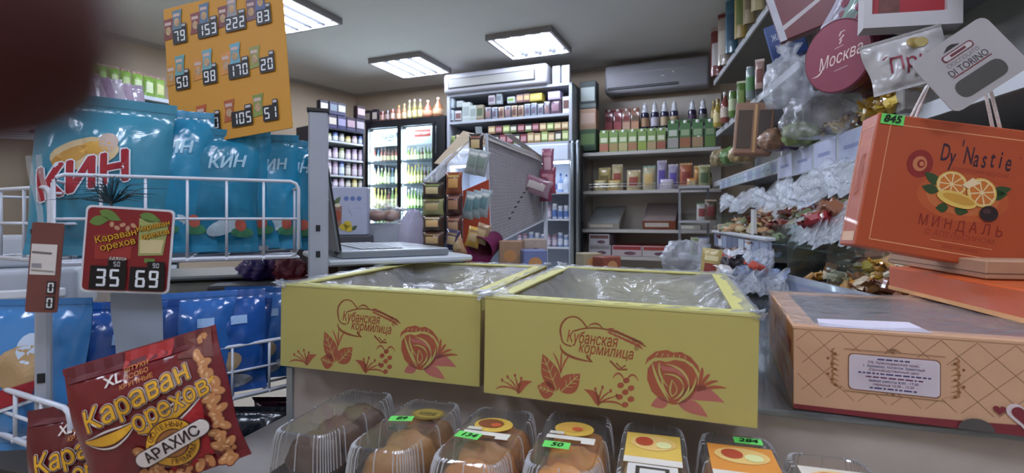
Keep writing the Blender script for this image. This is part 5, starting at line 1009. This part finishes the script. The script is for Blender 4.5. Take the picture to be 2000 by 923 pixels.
for i in range(3): sach(912+i*14, 400-i*2, 1.55, 24, 54, '9aa8ac', '5f7f84', 'c4ccca', f'silver fish sachet, {ORD[i]} from the left on the orange card', ro=R(12))
for i, (x, y, c) in enumerate(((880, 468, '3c3a58'), (900, 478, 'b08a68'), (920, 462, 'c9a04a'), (935, 455, 'a88a6a'))): sach(x, y, 1.52, 28, 40, c, 'b8a078', '8a6a48', ('navy', 'tan', 'yellow', 'beige')[i]+' sachet low on the counter rack', ro=R((10, -20, 15, 20)[i]))
for i, (x, y, hh) in enumerate(((1070, 320, 60), (1066, 362, 62), (1074, 352, 52))): sach(x, y, 2.02, 24, hh, ('9a5a72', '8a3a54', 'a04a5e')[i], ('c8a0a8', '6a2a40', 'c0808a')[i], ('b87a8a', 'b87a8a', '7a2a40')[i], ('upper', 'lower left', 'lower right')[i]+' pink packet at the end of the counter rack', nm='pink_packet')
sach(1042, 362, 1.98, 60, 34, '9a7a86', 'c0b4b0', '8a4a5e', 'grey pink packet lying in the rack mesh', ro=R(20), nm='pink_packet')
cu = P(985, 470, 1.6); o = thing('magenta_cup', 'magenta paper cup lying behind the yellow boxes', 'cup', (cu.x-.03, cu.y, E-.07), (R(105), R(0), R(-25))); MB().lathe([(.030, 0), (.042, .1), (.0445, .102), (.042, .104), (.028, .006)], 20).build('cup_wall', C('7a1f54', .5), o, True); MB().lathe([(.029, .003), (.029, .005)], 18).build('cup_base', C('3a1030'), o)
for i, (px, py, d, c, l) in enumerate(((1000, 482, 1.55, 'a08068', 'tan patterned box behind the yellow boxes'), (1045, 478, 1.6, 'a89a90', 'pale box with dark spot behind the yellow boxes'), (1042, 500, 1.5, '6f7aa8', 'blue and white carton behind the yellow boxes'), (1150, 505, 1.7, 'a09478', 'cream carton on the counter behind the yellow boxes'), (1185, 512, 1.65, '8a4a38', 'red brown packet on the counter behind the yellow boxes'))):
    q = P(px, py, d); h = q.z-CT+.02; o = thing('small_carton', l, 'box', (q.x, q.y, CT), (0, 0, R(-10+9*i))); MB().bev(-.035, .035, -.03, .03, 0, h, .003, 1).build('box_body', C(c, .5, var=.2), o)
    p = Print(o, lambda u, v, e: (u, -.03-e, v)); p.ell(0, h*.75, .02, .018, C('c08a5a' if i != 1 else '4a4048'), 'printed_picture', n=16); p.rect(-.03, .03, h*.5, h*.58, C('c9c0b4'), 'printed_band'); p.flush(.0006)
# things glimpsed between the two left baskets
q = P(395, 545, 1.25); o = thing('counter_scale', 'white counter scale behind the left wire baskets', 'scale', (q.x, q.y, CT-.0), (0, 0, R(20)))
MB().bev(-.16, .16, -.1, .1, 0, .1, .008, 2).build('scale_body', C('a9a79c', .5), o); MB().bev(-.17, .17, -.11, .11, .105, .115, .004, 1).build('weighing_plate', C('9aa0a0', .3, .5), o); MB().bev(-.05, .05, -.104, -.1, .03, .07, .002, 1).build('display_window', C('3a4a3a', .3), o)
for i, (px, py, d, c) in enumerate(((500, 512, 1.2, '45307a'), (538, 508, 1.22, '5a2f6a'), (565, 515, 1.18, '8a3a4a'))):
    q = P(px, py, d); crumple(('violet', 'plum', 'rose')[i]+' foil sweet bag beside the slotted post', (q.x, q.y, E-.145), (.035, .03, .03), 20+i, G(c, .2), 'sweet_bag', 'foil sweet bags', neck=False)
q = P(515, 530, 1.17); o = thing('sweet_bag_stand', 'grey block under the foil sweet bags', 'stand', (q.x, q.y, CT-.0), (0, 0, R(12))); MB().bev(-.1, .1, -.06, .07, 0, .1, .004, 1).build('plinth_body', C('5a5a5e', .6), o); MB().box(-.101, .101, -.061, -.059, .05, .06).build('edge_strip', C('8a8a8a'), o)
q = P(30, 590, 1.3); o = thing('cash_register', 'white cash register at the left edge', 'cash register', (q.x, q.y, CT), (0, 0, R(30)))
MB().bev(-.2, .14, -.1, .16, 0, .12, .012, 3).build('register_body', C('a5abb4', .45, var=.05), o, True); MB().bev(-.18, .1, -.02, .13, .12, .2, .01, 2).build('printer_cover', C('b4bac2', .4, var=.04), o, True); MB().bev(-.02, .12, -.104, -.095, .05, .075, .006, 2).build('paper_slot', C('d0d4da', .4), o)
sd = thing('side_table', 'grey table under the scale and cash register', 'table', (O[0], O[1], 0), (0, 0, CY)); MB().bev(-1.35, -.29, .1, .95, CT-.03, CT-.001, .004, 1).build('table_top', C('6a5f58', .5), sd)
for x in (-1.3, -.33):
    for y in (.15, .9): MB().box(x-.02, x+.02, y-.02, y+.02, 0, CT-.03).build('leg', C('5a5a5e', .5), sd)

rb_ = thing('added_dark_cabinet', 'dark low cabinet added as shade under the snack rack', 'cabinet', (O[0], O[1], 0), (0, 0, CY))  # dark block added to stand in for shade over the bright floor
MB().bev(-.55, .0, -.12, .085, 0, E-.42, .005, 1).build('cabinet_body', C('2c2a2c', .6), rb_); MB().box(-.53, -.02, -.124, -.12, .1, E-.5).build('cabinet_door', C('343236', .5), rb_); MB().tube([(-.06, -.135, .5), (-.06, -.135, .62)], .005).build('handle', C('8a8a8a', .3, .8), rb_)
# ------------------------------------------------------------------ sweets rack along the right wall
RK = Line((1.7515, 4.5), (.9235, .5)); rw = RK.D.length
t = thing('sweets_rack', 'tall grey rack of sweets along the right wall', 'shelving', (RK.A.x, RK.A.y, 0), (0, 0, RK.yaw))
GR = C('8f9196', .5, var=.04); DG = C('75726d', .6, var=.06, scale=5); EDGE = C('b4b6ba', .4, var=.04)
MB().box(0, rw, .40, .42, 0, E+1.45).build('back_panel', DG, t)
for x in (0, 1.15, 2.3, 3.4): MB().box(x, x+.03, .36, .40, 0, E+1.45).build('upright', GR, t)
for z, dp, x1 in ((1.19, .38, rw), (.74, .36, rw), (.30, .38, rw), (-.08, .38, 2.95), (-.30, .40, 2.9), (-.7, .4, 2.9)):
    MB().box(0, x1, .40-dp+.012, .40, E+z-.018, E+z).build('shelf', DG if z > 1 else GR, t); MB().box(0, x1, .40-dp, .40-dp+.012, E+z-.03, E+z+.012).build('front_edge', EDGE, t)
# price rails with paper tags
def rail(name, x0, x1, z0, z1, y, tags, seed, cols):
    o = MB().box(x0, x1, y-.006, y-.001, E+z0, E+z1).build(name, C('b6bcc8', .25, coat=.3), t); q = random.Random(seed); n = tags
    p = Print(o, lambda u, v, e: (u, y-.006-e, v))
    for k in range(n): p.cell = k; a = x0+(x1-x0)*(k+.06)/n; b = x0+(x1-x0)*(k+.94)/n; p.rect(a, b, E+z0+.006, E+z1-.006, C(cols[q.randrange(len(cols))]), 'price_tag'); p.stroke([(a+(b-a)*.2, E+(z0+z1)/2), (b-(b-a)*.25, E+(z0+z1)/2)], (z1-z0)*.12, C('8088b0'), 'blurred_lettering', layer=1)
    p.flush(.001)
rail('price_rail', .3, 1.95, .232, .30, .02, 16, 1, ['8a94a8', 'b4bcc8', 'a4aec0', '9fb0b4'])
rail('price_rail', 2.0, 2.95, .19, .30, -.02, 4, 2, ['b4b8d0', 'aab2cc'])
rail('price_rail', .8, 2.6, -.16, -.085, .02, 17, 3, ['6a7088', 'a4acba', '8890a4', '555c74'])
MB().box(1.96, 1.985, .0, .03, E+.30, E+.46).build('divider_post', EDGE, t); MB().box(2.2, 2.23, .0, .02, E-.08, E+.05).build('divider_post', EDGE, t)
def put(kind, px, py, d, wpx, hpx, yaw, c, label, group=None, z=None, dep=None, name=None, cat=None, roll=0):
    q = P(px, py, d); k = d/1000; nm, ct = NAMES[kind]; w = wpx*k
    o = thing(name or nm, label, cat or ct, (q.x, q.y, E+z if z is not None else q.z), (0, roll, yaw), group, (w, dep or w*DEP[kind], hpx*k)); goods(kind, o, *c); return o
TS = 'on the top shelf of the sweets rack'
for px, d, hp, c, l in ((1398, 4.3, 95, ('7a3a38', 'b8a8a0', 'c4c0c0'), 'red and white packet'), (1412, 4.0, 100, ('b0a498', '7a3430', 'd0c8bc'), 'cream packet'), (1427, 3.7, 112, ('3a6478', 'a9b8c0', '2a4a60'), 'blue packet'), (1445, 3.4, 125, ('a08a48', 'c9b878', '6a7a3a'), 'gold packet'), (1462, 3.15, 135, ('8a7a58', 'b8a880', '6a5a3a'), 'olive packet'), (1478, 2.95, 130, ('a89a70', 'c8bc98', '8a6a3a'), 'beige packet')):
    put('pouch', px+2, 100, d, 24, hp, R(-40), c, f'{l} {TS}', 'packets on the top rack shelf', 1.192)
MS = 'on the second shelf of the sweets rack'
for px, d, hp, k, c, l in ((1402, 4.2, 55, 'bottle', ('b09a48', 'd8c890', '8a6a30'), 'yellow bottle'), (1416, 4.0, 60, 'bottle', ('8a4a40', 'c8b8a8', 'b8b8b8'), 'red bottle'), (1432, 3.8, 52, 'can', ('5f7f3f', 'c0c8a0', '8a8a8a'), 'green can'), (1448, 3.5, 55, 'pouch', ('5a7a3a', 'b8c090', '88a058'), 'green packet'), (1466, 3.2, 62, 'can', ('7a8a8a', '5a8a58', '9a9a9a'), 'silver can'), (1484, 2.95, 58, 'pouch', ('a88a80', 'c8b8b0', '7a4a40'), 'pink packet')):
    put(k, px, 200, d, 17, hp, R(-30), c, f'{l} {MS}', None, .742)
# blue carton with a brand, brown window box
q = P(1545, 118, 2.35); w, h, d = .15, .17, .06; o = thing('blue_carton', 'dark blue carton with white lettering leaning on the sweets rack', 'box', (q.x, q.y, E+.742), (0, R(-14), R(-28)))
MB().bev(-w/2, w/2, 0, d, 0, h, .003, 1).build('box_body', C('2f4a86', .45), o); p = Print(o, lambda u, v, e: (u, -e, v)); p.text('Жирком', -.005, h*.62, .042, C('d0d8e8'), bold=.01, width=.1); p.ell(-.03, h*.25, .02, .02, C('c0c8d8'), 'printed_shape', n=14); p.flush()
q = P(1468, 268, 2.45); w, h, d = .17, .25, .1; o = thing('window_box', 'brown gift box with dark windows on the sweets rack', 'gift box', (q.x, q.y, E+.302), (0, R(4), R(-24)))
MB().bev(-w/2, w/2, 0, d, 0, h, .01, 2).build('box_body', C('94705a', .5, var=.15), o)
for x0, x1 in ((-w*.42, -w*.05), (w*.12, w*.42)): MB().bev(x0, x1, -.003, .002, h*.12, h*.85, .001, 1).build('window', C('4a3f3a', .15, coat=.5), o)
MB().box(w*.0, w*.07, -.004, .001, .01, h-.01).build('gold_ribbon', C('c09a6a', .3, .3), o)
for i, (px, py, d, c) in enumerate(((1420, 250, 2.9, '5f7f48'), (1440, 265, 2.8, 'a08a60'), (1400, 270, 3.0, '8a7a58'), (1520, 250, 2.3, '6a5a78'), (1548, 262, 2.15, '7f8f5a'), (1500, 262, 2.3, '8a6a54'))):
    q = P(px, py, d); crumple(('green', 'straw', 'olive', 'violet', 'pale green', 'brown')[i]+' sweet bag low on the third rack shelf', (q.x+.03, q.y, E+.302), (.07, .06, .055), 130+i, C(c, .4, var=.6, scale=45, coat=.2), 'sweet_bag', 'sweet bags on the third rack shelf', neck=False, amp=.1)
# ---- wrapped sweets
CM = {}
def candy_mesh():
    if 'c' in CM: return CM['c']
    m = MB().bev(-.5, .5, -.36, .36, -.3, .3, .12, 1)
    for s in (-1, 1): m.grid(lambda a, b: Vector((s*(.45+.42*b), (a-.5)*(.3+.75*b), .1*math.sin(a*14)*b)), 6, 1)
    CM['c'] = m.mesh('wrapped_sweet', False); CM['c'].materials.append(None); return CM['c']
def heap(n, fn, size, cols, label, group, seed):
    q = random.Random(seed); pos = [fn(q) for k in range(n)]; col_ = lambda p_: p_.x/p_.y
    xs = sorted(col_(p_) for p_ in pos); ys = sorted(p_.y for p_ in pos); xa, xb, ym = xs[n//3], xs[2*n//3], ys[n//2]
    for p_ in pos:
        o = obj('wrapped_sweet', candy_mesh(), None, None, p_, (q.uniform(-.6, .6), q.uniform(-.6, .6), q.uniform(0, 6.3))); s = size*q.uniform(.85, 1.15); o.scale = (s, s, s)
        c_ = cols[q.randrange(len(cols))]; r0, g0, b0 = (int(c_[i_:i_+2], 16) for i_ in (0, 2, 4)); mx = max(r0, g0, b0); mn = min(r0, g0, b0)
        nm = ('black' if mx < 70 else 'grey' if mx < 130 else 'white') if mx-mn < 28 else 'blue' if b0 == mx else 'green' if g0 == mx else ('yellow' if r0 > 170 else 'golden') if g0 > .72*r0 and b0 < .55*r0 else 'red' if g0 < .45*r0 else 'tan' if r0 > 140 else 'brown'
        zone = ('front' if p_.y < ym else 'back')+' '+('left' if col_(p_) < xa else 'right' if col_(p_) > xb else 'middle')
        o.material_slots[0].link = 'OBJECT'; o.material_slots[0].material = G(c_, .3); tag(o, f'{nm} {label}, {zone}', 'sweet', group)
def on(px0, px1, off0, off1, z0, z1, yb):            # random spot on the rack, between two columns of the picture
    def f(q):
        p_ = RK.at(q.uniform(px0, px1)); o_ = q.uniform(off0, off1); r_ = (o_-off0)/(off1-off0); return Vector((p_.x+RK.n.x*o_, p_.y+RK.n.y*o_, E+z0+(z1-z0)*(r_*.7+.3*q.random())))
    return f
# long bin with price tags and a white divider
a = P(1395, 440, 2.6); b = P(1502, 488, 1.6); BA = Line((a.x, a.y), (b.x, b.y)); bl = BA.D.length
ba = thing('sweets_bin', 'long white edged sweets bin with a row of price tags', 'bin', (a.x, a.y, E-.14), (0, 0, BA.yaw))
MB().box(0, bl, 0, .008, 0, .068).build('front_rail', C('8a90a4', .25, coat=.3), ba); MB().bev(-.004, bl+.004, -.012, .02, .066, .078, .003, 1).build('white_edge', EDGE, ba)
p = Print(ba, lambda u, v, e: (u, -e, v)); q0 = random.Random(6)
for k in range(9): p.cell = k; p.rect(bl*(k+.08)/9, bl*(k+.92)/9, .008, .058, C(['5a6078', 'a4acba', '8088a0', 'b8bec8'][q0.randrange(4)]), 'price_tag')
p.flush(.001)
MB().box(0, bl, .008, .3, 0, .008).build('floor_panel', C('4a443e', .6), ba); MB().box(0, .006, .008, .3, .008, .16).build('end_pane', GLASS, ba); MB().box(bl-.006, bl, .008, .3, .008, .12).build('end_pane', GLASS, ba); MB().box(bl*.74, bl*.78, .006, .016, .07, .17).build('divider_plate', C('b8b6b2', .5), ba)
for x in (.1, bl-.2): MB().box(x, x+.03, .06, .26, -(E-.14), 0).build('leg_panel', C('5a5a5e', .6), ba)
heap(95, lambda q: (lambda u, v: Vector((*(BA.A+BA.u*u*BA.D.length+BA.n*v), E-.085+v*.38+q.uniform(-.02, .03))))(q.uniform(.02, .97), q.uniform(.03, .26)), .055, ['6a5a48', 'a08a58', '5a4a3a', '8a9268', 'b0a490', '7a3a30', 'b08a64', 'b8b4b0'], 'wrapped sweet heaped in the long white edged bin', 'sweets in the long bin', 11)
heap(55, lambda q: (lambda k, d: P(k, 540-(d-1.5)*70+q.uniform(-18, 6), d))(q.uniform(1400, 1515), q.uniform(1.5, 2.0)), .055, ['b04a3a', 'c8c4c4', '8090b0', '6a4a3a', 'a8a0a0', '3a3436'], 'wrapped sweet on the bottom visible rack shelf', 'sweets on the bottom visible rack shelf', 12)
heap(40, on(1545, 1680, .04, .25, .33, .47, 0), .05, ['7a8a50', 'a88a40', '6a5a60', '8a6a4a', 'b8a05a'], 'wrapped sweet behind the wide white price rail', 'sweets behind the wide price rail', 13)
heap(38, on(1690, 1770, -.02, .14, .325, .40, 0), .06, ['c9a93a', 'b8963a', 'd0b448', 'a88440', '9a7a50'], 'wrapped sweet heaped below the round burgundy tin', 'yellow sweets below the tin', 14)
# clear bin of golden sweets
a = P(1530, 525, 1.55); b = P(1655, 585, 1.22); BN = Line((a.x, a.y), (b.x, b.y)); bw_ = BN.D.length+.25
bn = thing('sweets_bin', 'clear slanted bin of golden sweets beside the peach cake box', 'bin', (a.x, a.y, E-.27), (0, 0, BN.yaw))
MB().box(0, bw_, 0, .01, .0, .10).build('front_rail', C('a8adbc', .25, coat=.4), bn); p = Print(bn, lambda u, v, e: (u, -e, v)); p.rect(.02, bw_-.06, .02, .085, C('8f98b4'), 'price_tag'); p.rect(.1, .3, .03, .075, C('a8a4b8'), 'price_tag', layer=1); p.flush(.001)
MB().box(0, bw_, .01, .3, 0, .01).build('floor_panel', C('4a443e', .6), bn); MB().box(0, .006, .01, .3, .01, .2).build('end_pane', GLASS, bn); MB().box(bw_-.006, bw_, .01, .3, .01, .2).build('end_pane', GLASS, bn); MB().box(.22, .226, .01, .3, .01, .2).build('divider_pane', GLASS, bn)
for x in (.03, bw_-.05): MB().box(x, x+.03, .05, .26, -(E-.27), 0).build('leg_panel', C('5a5a5e', .6), bn)
def inbin(q):
    u = q.uniform(.04, bw_-.04); v = q.uniform(.03, .27); p_ = BN.A+BN.u*u+BN.n*v; return Vector((p_.x, p_.y, E-.245+.05*q.random()+v*.42+.06*u))
heap(130, inbin, .045, ['b8842c', '8a6238', 'b08a5a', '6a4a30', 'd0a840', 'a06030', 'b0a48c', '8a5a48', 'c4b49a'], 'wrapped sweet heaped in the clear bin', 'sweets in the clear bin', 15)
# thin plastic bags draped over the rack
gp_ = 'thin plastic bags on the sweets rack'
DRAPE = film('draped_film', 'f2f3f5', .13, .3, .0, .5, 22, 1.3)
def drape(label, q4, seed, mat, amp=.018, folds=7):
    q = random.Random(seed); ph = [q.uniform(0, 6.3) for _ in range(6)]; A4 = [P(*k) for k in q4]; o0 = (A4[0]+A4[1]+A4[2]+A4[3])/4
    t = thing('plastic_bag', label, 'plastic bag', o0, (0, 0, 0), gp_)
    for s_, nm in ((0, 'bag_film'), (1, 'lower_film')):
        def f(a, b):
            p_ = (A4[0]*(1-a)+A4[1]*a)*(1-b)+(A4[3]*(1-a)+A4[2]*a)*b-o0; k = a+.12*math.sin(5*b+ph[0])
            h = amp*(math.sin(folds*2*k+3*b+ph[1])+.6*math.sin(folds*5.3*k-4*b+ph[2])+.35*math.sin(folds*9*k+11*b+ph[3])+.3*math.sin(17*b+ph[4]))
            e = math.sin(pi*min(1, max(0, b)))**.5; return p_+Vector((.3*h, -.5*h, h*(.5+.5*e)+.03*e-s_*.028*e))
        MB().grid(f, 70, 22).build(nm, mat, t, True)
drape('long crumpled clear bag over the long sweets bin', ((1402, 398, 2.5), (1540, 362, 1.9), (1560, 408, 1.75), (1410, 412, 2.4)), 1, DRAPE)
drape('grey crumpled clear bag under the wide price rail', ((1500, 372, 2.0), (1690, 300, 1.5), (1690, 365, 1.42), (1540, 410, 1.8)), 2, DRAPE, .02, 6)
drape('white crumpled bag beside the orange gift box', ((1545, 440, 1.7), (1690, 395, 1.35), (1670, 478, 1.25), (1560, 480, 1.5)), 3, DRAPE, .016, 6)
drape('clear bag of sweets at the bottom of the rack', ((1400, 500, 1.9), (1500, 500, 1.7), (1510, 535, 1.5), (1420, 540, 1.6)), 4, DRAPE, .014)
drape('crumpled clear bag behind the right yellow box', ((1410, 540, 1.5), (1530, 545, 1.4), (1540, 572, 1.25), (1430, 575, 1.3)), 5, DRAPE, .012)
for i, (px, py, d, r, l) in enumerate(((1540, 165, 2.0, (.085, .08, .11), 'tall white plastic bag beside the round tin'), (1600, 230, 1.85, (.12, .1, .09), 'clear bag of sweets behind the wide price rail'))):
    q = P(px, py, d); crumple(l, (q.x, q.y, q.z-r[2]*.8), r, 150+i, POLY if i == 0 else FILM, group=gp_, neck=(i == 0), amp=.12)
heap(14, lambda q: P(q.uniform(1585, 1660), q.uniform(405, 432), q.uniform(1.42, 1.55)), .05, ['a02a30', 'c03a40', '8a2028', 'c8c4c8', '7a4a30', 'c8b8a0'], 'shiny wrapped sweet on the white crumpled bag', 'shiny sweets on the white bag', 17)
# packets standing among the sweets
for i, (px, d, hp, z, c, l) in enumerate(((1412, 3.3, 52, -.078, ('b8b0a8', '7a3430', '5a5a60'), 'white packet with red print'), (1432, 3.0, 50, -.078, ('6a4a38', 'c8b890', '3a2a24'), 'dark brown packet'), (1452, 2.75, 58, -.078, ('8a9070', 'd0d0b8', '5a6a48'), 'sage packet'), (1486, 2.45, 56, -.078, ('a88a5a', 'd8c8a0', '7a4a30'), 'ochre packet'), (1530, 2.1, 60, -.078, ('b4b0b8', '6a6a90', '8a4a4a'), 'pale packet with violet print'), (1562, 1.95, 62, -.078, ('7a3a34', 'c0b0a0', 'a08040'), 'dark red packet'), (1592, 1.85, 60, -.078, ('98905a', 'c8c090', '4a5a3a'), 'olive green packet'))):
    q = BA.A+BA.u*(bl*(.06+.145*i))+BA.n*.23; o = thing('snack_pouch', f'{l} standing among the heaped sweets', 'packet', (q.x, q.y, E-.11), (0, 0, R(-30+9*i)), None, (.085, .04, .17)); goods('pouch', o, *c)
# goods in the corner between back shelves and rack
for i, (px, z, d, hp, c, l) in enumerate(((1376, .262, 4.45, 44, ('8a8a60', 'c0b890', '4a5a3a'), 'olive packet'), (1372, -.02, 4.3, 34, ('b0b0a8', '6a8a5a', '8a3a38'), 'white and green packet'), (1388, -.02, 4.2, 40, ('5a4a3a', 'c8b8a0', '7a3030'), 'brown packet'), (1375, -.30, 4.1, 36, ('a8a8b0', '5a6a8a', '8a8a92'), 'pale packet'), (1360, -.30, 4.15, 34, ('8a9a6a', 'c8c8b0', '5a4a3a'), 'green packet'))):
    put('pouch', px, 400, d, 22, hp, R(-25), c, f'{l} in the corner beside the back shelves', None, z+.001)
cs = thing('corner_shelf', 'white corner shelf between back shelving and sweets rack', 'shelf', (1.53, 4.3, 0), (0, 0, R(-20)))
for z in (.26, -.022, -.302): MB().prism([(-.12, E+z-.02), (.12, E+z-.02), (.12, E+z), (-.12, E+z)], -.18, .16).build('shelf_board', EDGE, cs)
MB().box(-.13, -.11, .1, .12, 0, E+.26).build('post', GR, cs); MB().box(.10, .12, .1, .12, 0, E+.26).build('post', GR, cs)
q = P(1378, 505, 1.6); o = thing('yellow_packet', 'pale yellow packet behind the right yellow box', 'packet', (q.x, q.y, CT+.001), (0, R(8), R(-20)), None, (.06, .03, .15)); goods('sachet', o, 'b8a468', '8a3a30', 'd8cc9a')
q = P(1340, 490, 2.4); crumple('clear bag of white tubs behind the right yellow box', (q.x, q.y, E-.25), (.11, .09, .08), 171, POLY, neck=False)
# ---- round burgundy tin
c = P(1634, 110, 1.62); ax = Vector((-.93, -.36, -.06)).normalized()
o = thing('round_tin', 'round burgundy sweets tin with white cursive lettering', 'tin', c, (0, 0, 0)); zq = ax.to_track_quat('Z', 'Y'); o.rotation_mode = 'QUATERNION'
upv = Vector((0, 0, 1)); yv = (upv-ax*upv.dot(ax)).normalized(); xv = yv.cross(ax).normalized(); o.rotation_quaternion = Matrix((xv, yv, ax)).transposed().to_quaternion()
rd = .112; MB().lathe([(rd*.97, -.13), (rd, -.125), (rd, -.03)], 48).build('tin_wall', C('4a1822', .35, coat=.3), o, True); MB().lathe([(rd*1.02, -.034), (rd*1.02, -.002), (rd*1.0, .0), (rd*.985, -.001)], 48).build('lid', C('6a2436', .4, coat=.25), o, False)
p = Print(o, lambda u, v, e: (u, v, e)); p.ell(0, 0, rd*.975, rd*.975, C('80384a', .4), 'lid_print', n=40); r = .16
p.text('Москва', .008, -.006, .052, C('dcc4bc'), rot=r, shear=.45, layer=1, width=.15); p.curve((-.085, -.048), (-.05, -.05), (-.045, -.015), .004, C('dcc4bc'), 'lettering', layer=1); p.stroke([(-.01, -.045), (.035, -.038)], .003, C('b08a8a'), layer=1); p.stroke([(-.005, .024), (.025, .029)], .003, C('b08a8a'), layer=1)
for k in range(3): p.stroke([(.012, .035+.012*k), (.02+.008*(k % 2), .047+.012*k)], .005, C('c8a8a4'), 'emblem', layer=1)
p.stroke([(.016, .07), (.032, .072)], .003, C('c8a8a4'), 'emblem', layer=1); p.flush(.0008)
q = P(1730, 140, 1.72); crumple('dark red bag of sweets behind the round tin', (q.x, q.y, E+.40), (.10, .08, .09), 177, C('5a2420', .3, var=.6, scale=40, coat=.3), 'sweet_bag', neck=False, amp=.08)
# ---- white cards and boxes in the upper right corner
def torino(p, w, h):
    p.rect(-w*.32, w*.3, -h*.40, -h*.12, C('4a4846', .4), 'hang_window', r=.012); p.text('DI TORINO', -w*.0, h*.02, .015, C('3a3436'), width=w*.5); p.stroke([(-w*.24, -h*.045), (w*.26, -h*.045)], .0016, C('7a2a34'), layer=1)
    p.text('CIOCCOLATO', -w*.0, h*.135, .009, C('8a8084'), width=w*.42); 
    p.rect(-w*.2, w*.2, h*.2, h*.31, C('6a2a34'), 'brand_frame', r=.004); p.rect(-w*.185, w*.185, h*.215, h*.295, C('bfb8b8'), 'brand_frame', layer=1, r=.004); p.stroke([(-w*.1, h*.255), (w*.1, h*.255)], .004, C('6a2a34'), layer=2)
    p.poly([(-w*.14, h*.345), (w*.08, h*.345), (w*.0, h*.40), (-w*.05, h*.40)], C('2a2426'), 'emblem', layer=1)
card('hang_card', 'white card with dark window and small lettering above the orange gift box', 'card', P(1893, 126, .79), .122, .102, (R(-5), R(-35), R(-12)), C('a9a5a6', .5, var=.04), torino, .012)
def pri(p, w, h):
    p.text('При', -w*.02, h*.45, .055, C('7a2a38'), shear=.2, bold=.006); p.ell(w*.12, h*.78, .02, .016, C('8a7440'), 'printed_nut', n=14); p.ell(w*.2, h*.76, .017, .014, C('9a8a54'), 'printed_nut', n=14, layer=1); p.rect(w*.0, w*.25, h*.16, h*.22, C('5f6258'), 'printed_bar', r=.004); p.stroke([(-w*.3, h*.62), (-w*.24, h*.66)], .003, C('7a2a38'))
bag('white sweets packet with red script below the white frame box', .2, .145, .03, P(1790, 168, 1.36), (R(-10), R(-14), R(-14)), 'a6a3a2', 181, pri, 'sweets_packet', 'packet', seal=.01)
q = P(1805, 28, 1.42); o = thing('grey_carton', 'grey carton standing under the white framed gift box', 'box', (q.x-.0, q.y+.01, E+.302), (0, 0, R(-18))); hh = q.z-.062-E-.302
MB().bev(-.045, .075, -.01, .05, 0, hh, .003, 1).build('box_body', C('8c8a88', .5, var=.06), o); MB().box(-.046, .076, -.011, -.009, hh*.3, hh*.34).build('seam_tape', C('a8a29a'), o)
q = P(1805, 28, 1.42); o = thing('frame_box', 'white framed gift box with red front at the top right', 'gift box', q, (R(-6), R(3), R(-18)))
m = MB().box(-.15, .08, -.02, .03, -.04, .0).box(.045, .08, -.02, .03, 0, .2).box(-.15, -.13, -.02, .03, 0, .2); m.build('white_frame', C('aaa6a6', .5, var=.03), o); MB().box(-.13, .045, -.005, .03, 0, .2).build('red_front', C('8a2028', .45, var=.1), o); p = Print(o, lambda u, v, e: (u, -.005-e, v)); p.rect(-.11, -.06, .0, .08, C('5a3028', var=.5, scale=60), 'printed_nuts'); p.curve((-.1, .05), (-.06, .09), (-.02, .1), .008, C('c08a80')); p.flush(.001)
for i, (px, py, d, w_, h_, c, ro, l) in enumerate(((1735, 60, 1.5, 60, 90, 'c0bcc0', 24, 'white speckled sweets packet beside the white frame box'), (1690, 70, 1.6, 36, 90, 'a88a9c', 22, 'lilac sweets packet above the round tin'), (1655, 60, 1.7, 40, 70, '7f948a', 24, 'grey green sweets packet above the round tin'), (1620, 62, 1.85, 34, 90, 'a8a4b0', 26, 'pale foil sweets packet above the round tin'), (1760, 70, 1.45, 50, 60, 'bdb8ba', 24, 'white card packet with small print beside the frame box'))):
    q = P(px, py, d); bag(l, w_*d/1000, h_*d/1000*1.3, .03, q, (R(-6), R(ro), R(-20)), c, 190+i, lambda p, w, h: (p.ell(0, h*.5, w*.2, h*.1, C('8a4a5a'), 'printed_spot', n=12), p.ell(w*.15, h*.3, w*.14, h*.06, C('9a6a70'), 'printed_spot', n=12)), 'sweets_packet', 'packet', 'sweets packets over the tin', seal=.012)
q = P(1595, 28, 2.0); o = thing('red_box', 'dark red sweets box with white diagonal stripe at the top', 'box', (q.x, q.y, E+.742), (0, R(-16), R(-30))); MB().bev(-.13, .13, 0, .06, 0, .22, .003, 1).build('box_body', C('6a1a22', .4, coat=.3), o); p = Print(o, lambda u, v, e: (u, -e, v)); p.poly([(-.13, .03), (.1, .12), (.12, .14), (-.13, .05)], C('c0b8b8'), 'printed_stripe'); p.rect(-.13, -.105, 0, .22, C('b8b8c0'), 'printed_edge', layer=1); p.flush()
# ------------------------------------------------------------------ the photographer's finger, out of focus at the lens
d = .022; tipc = P(-120, 40, d)
fm = bpy.data.meshes.new('finger'); pts = [P(-70, 65, .0225), P(-165, -160, .0235), P(-420, -500, .026), P(-700, -1000, .031), P(-1000, -1600, .04), P(-1300, -2000, .055)]
rad = [.0036, .0062, .0066, .007, .0076, .0082]
m = MB(); ring = []
path = [pts[0]+(pts[0]-pts[1]).normalized()*.0052, pts[0]+(pts[0]-pts[1]).normalized()*.0036]+pts; rr_ = [.0004, .0042, .0058, .0066, .007, .0074, .0078, .0085]
m.tube(path, rr_, 24)
fg = thing('person', 'dark blurred fingertip of the photographer at the upper left', 'person', tuple(path[0])); fg.location = (0, 0, 0)
m.build('finger', C('4a1a12', .7, var=.15, scale=300, bump=.05), fg, True)  # skin colour darkened to carry the shade at the lens
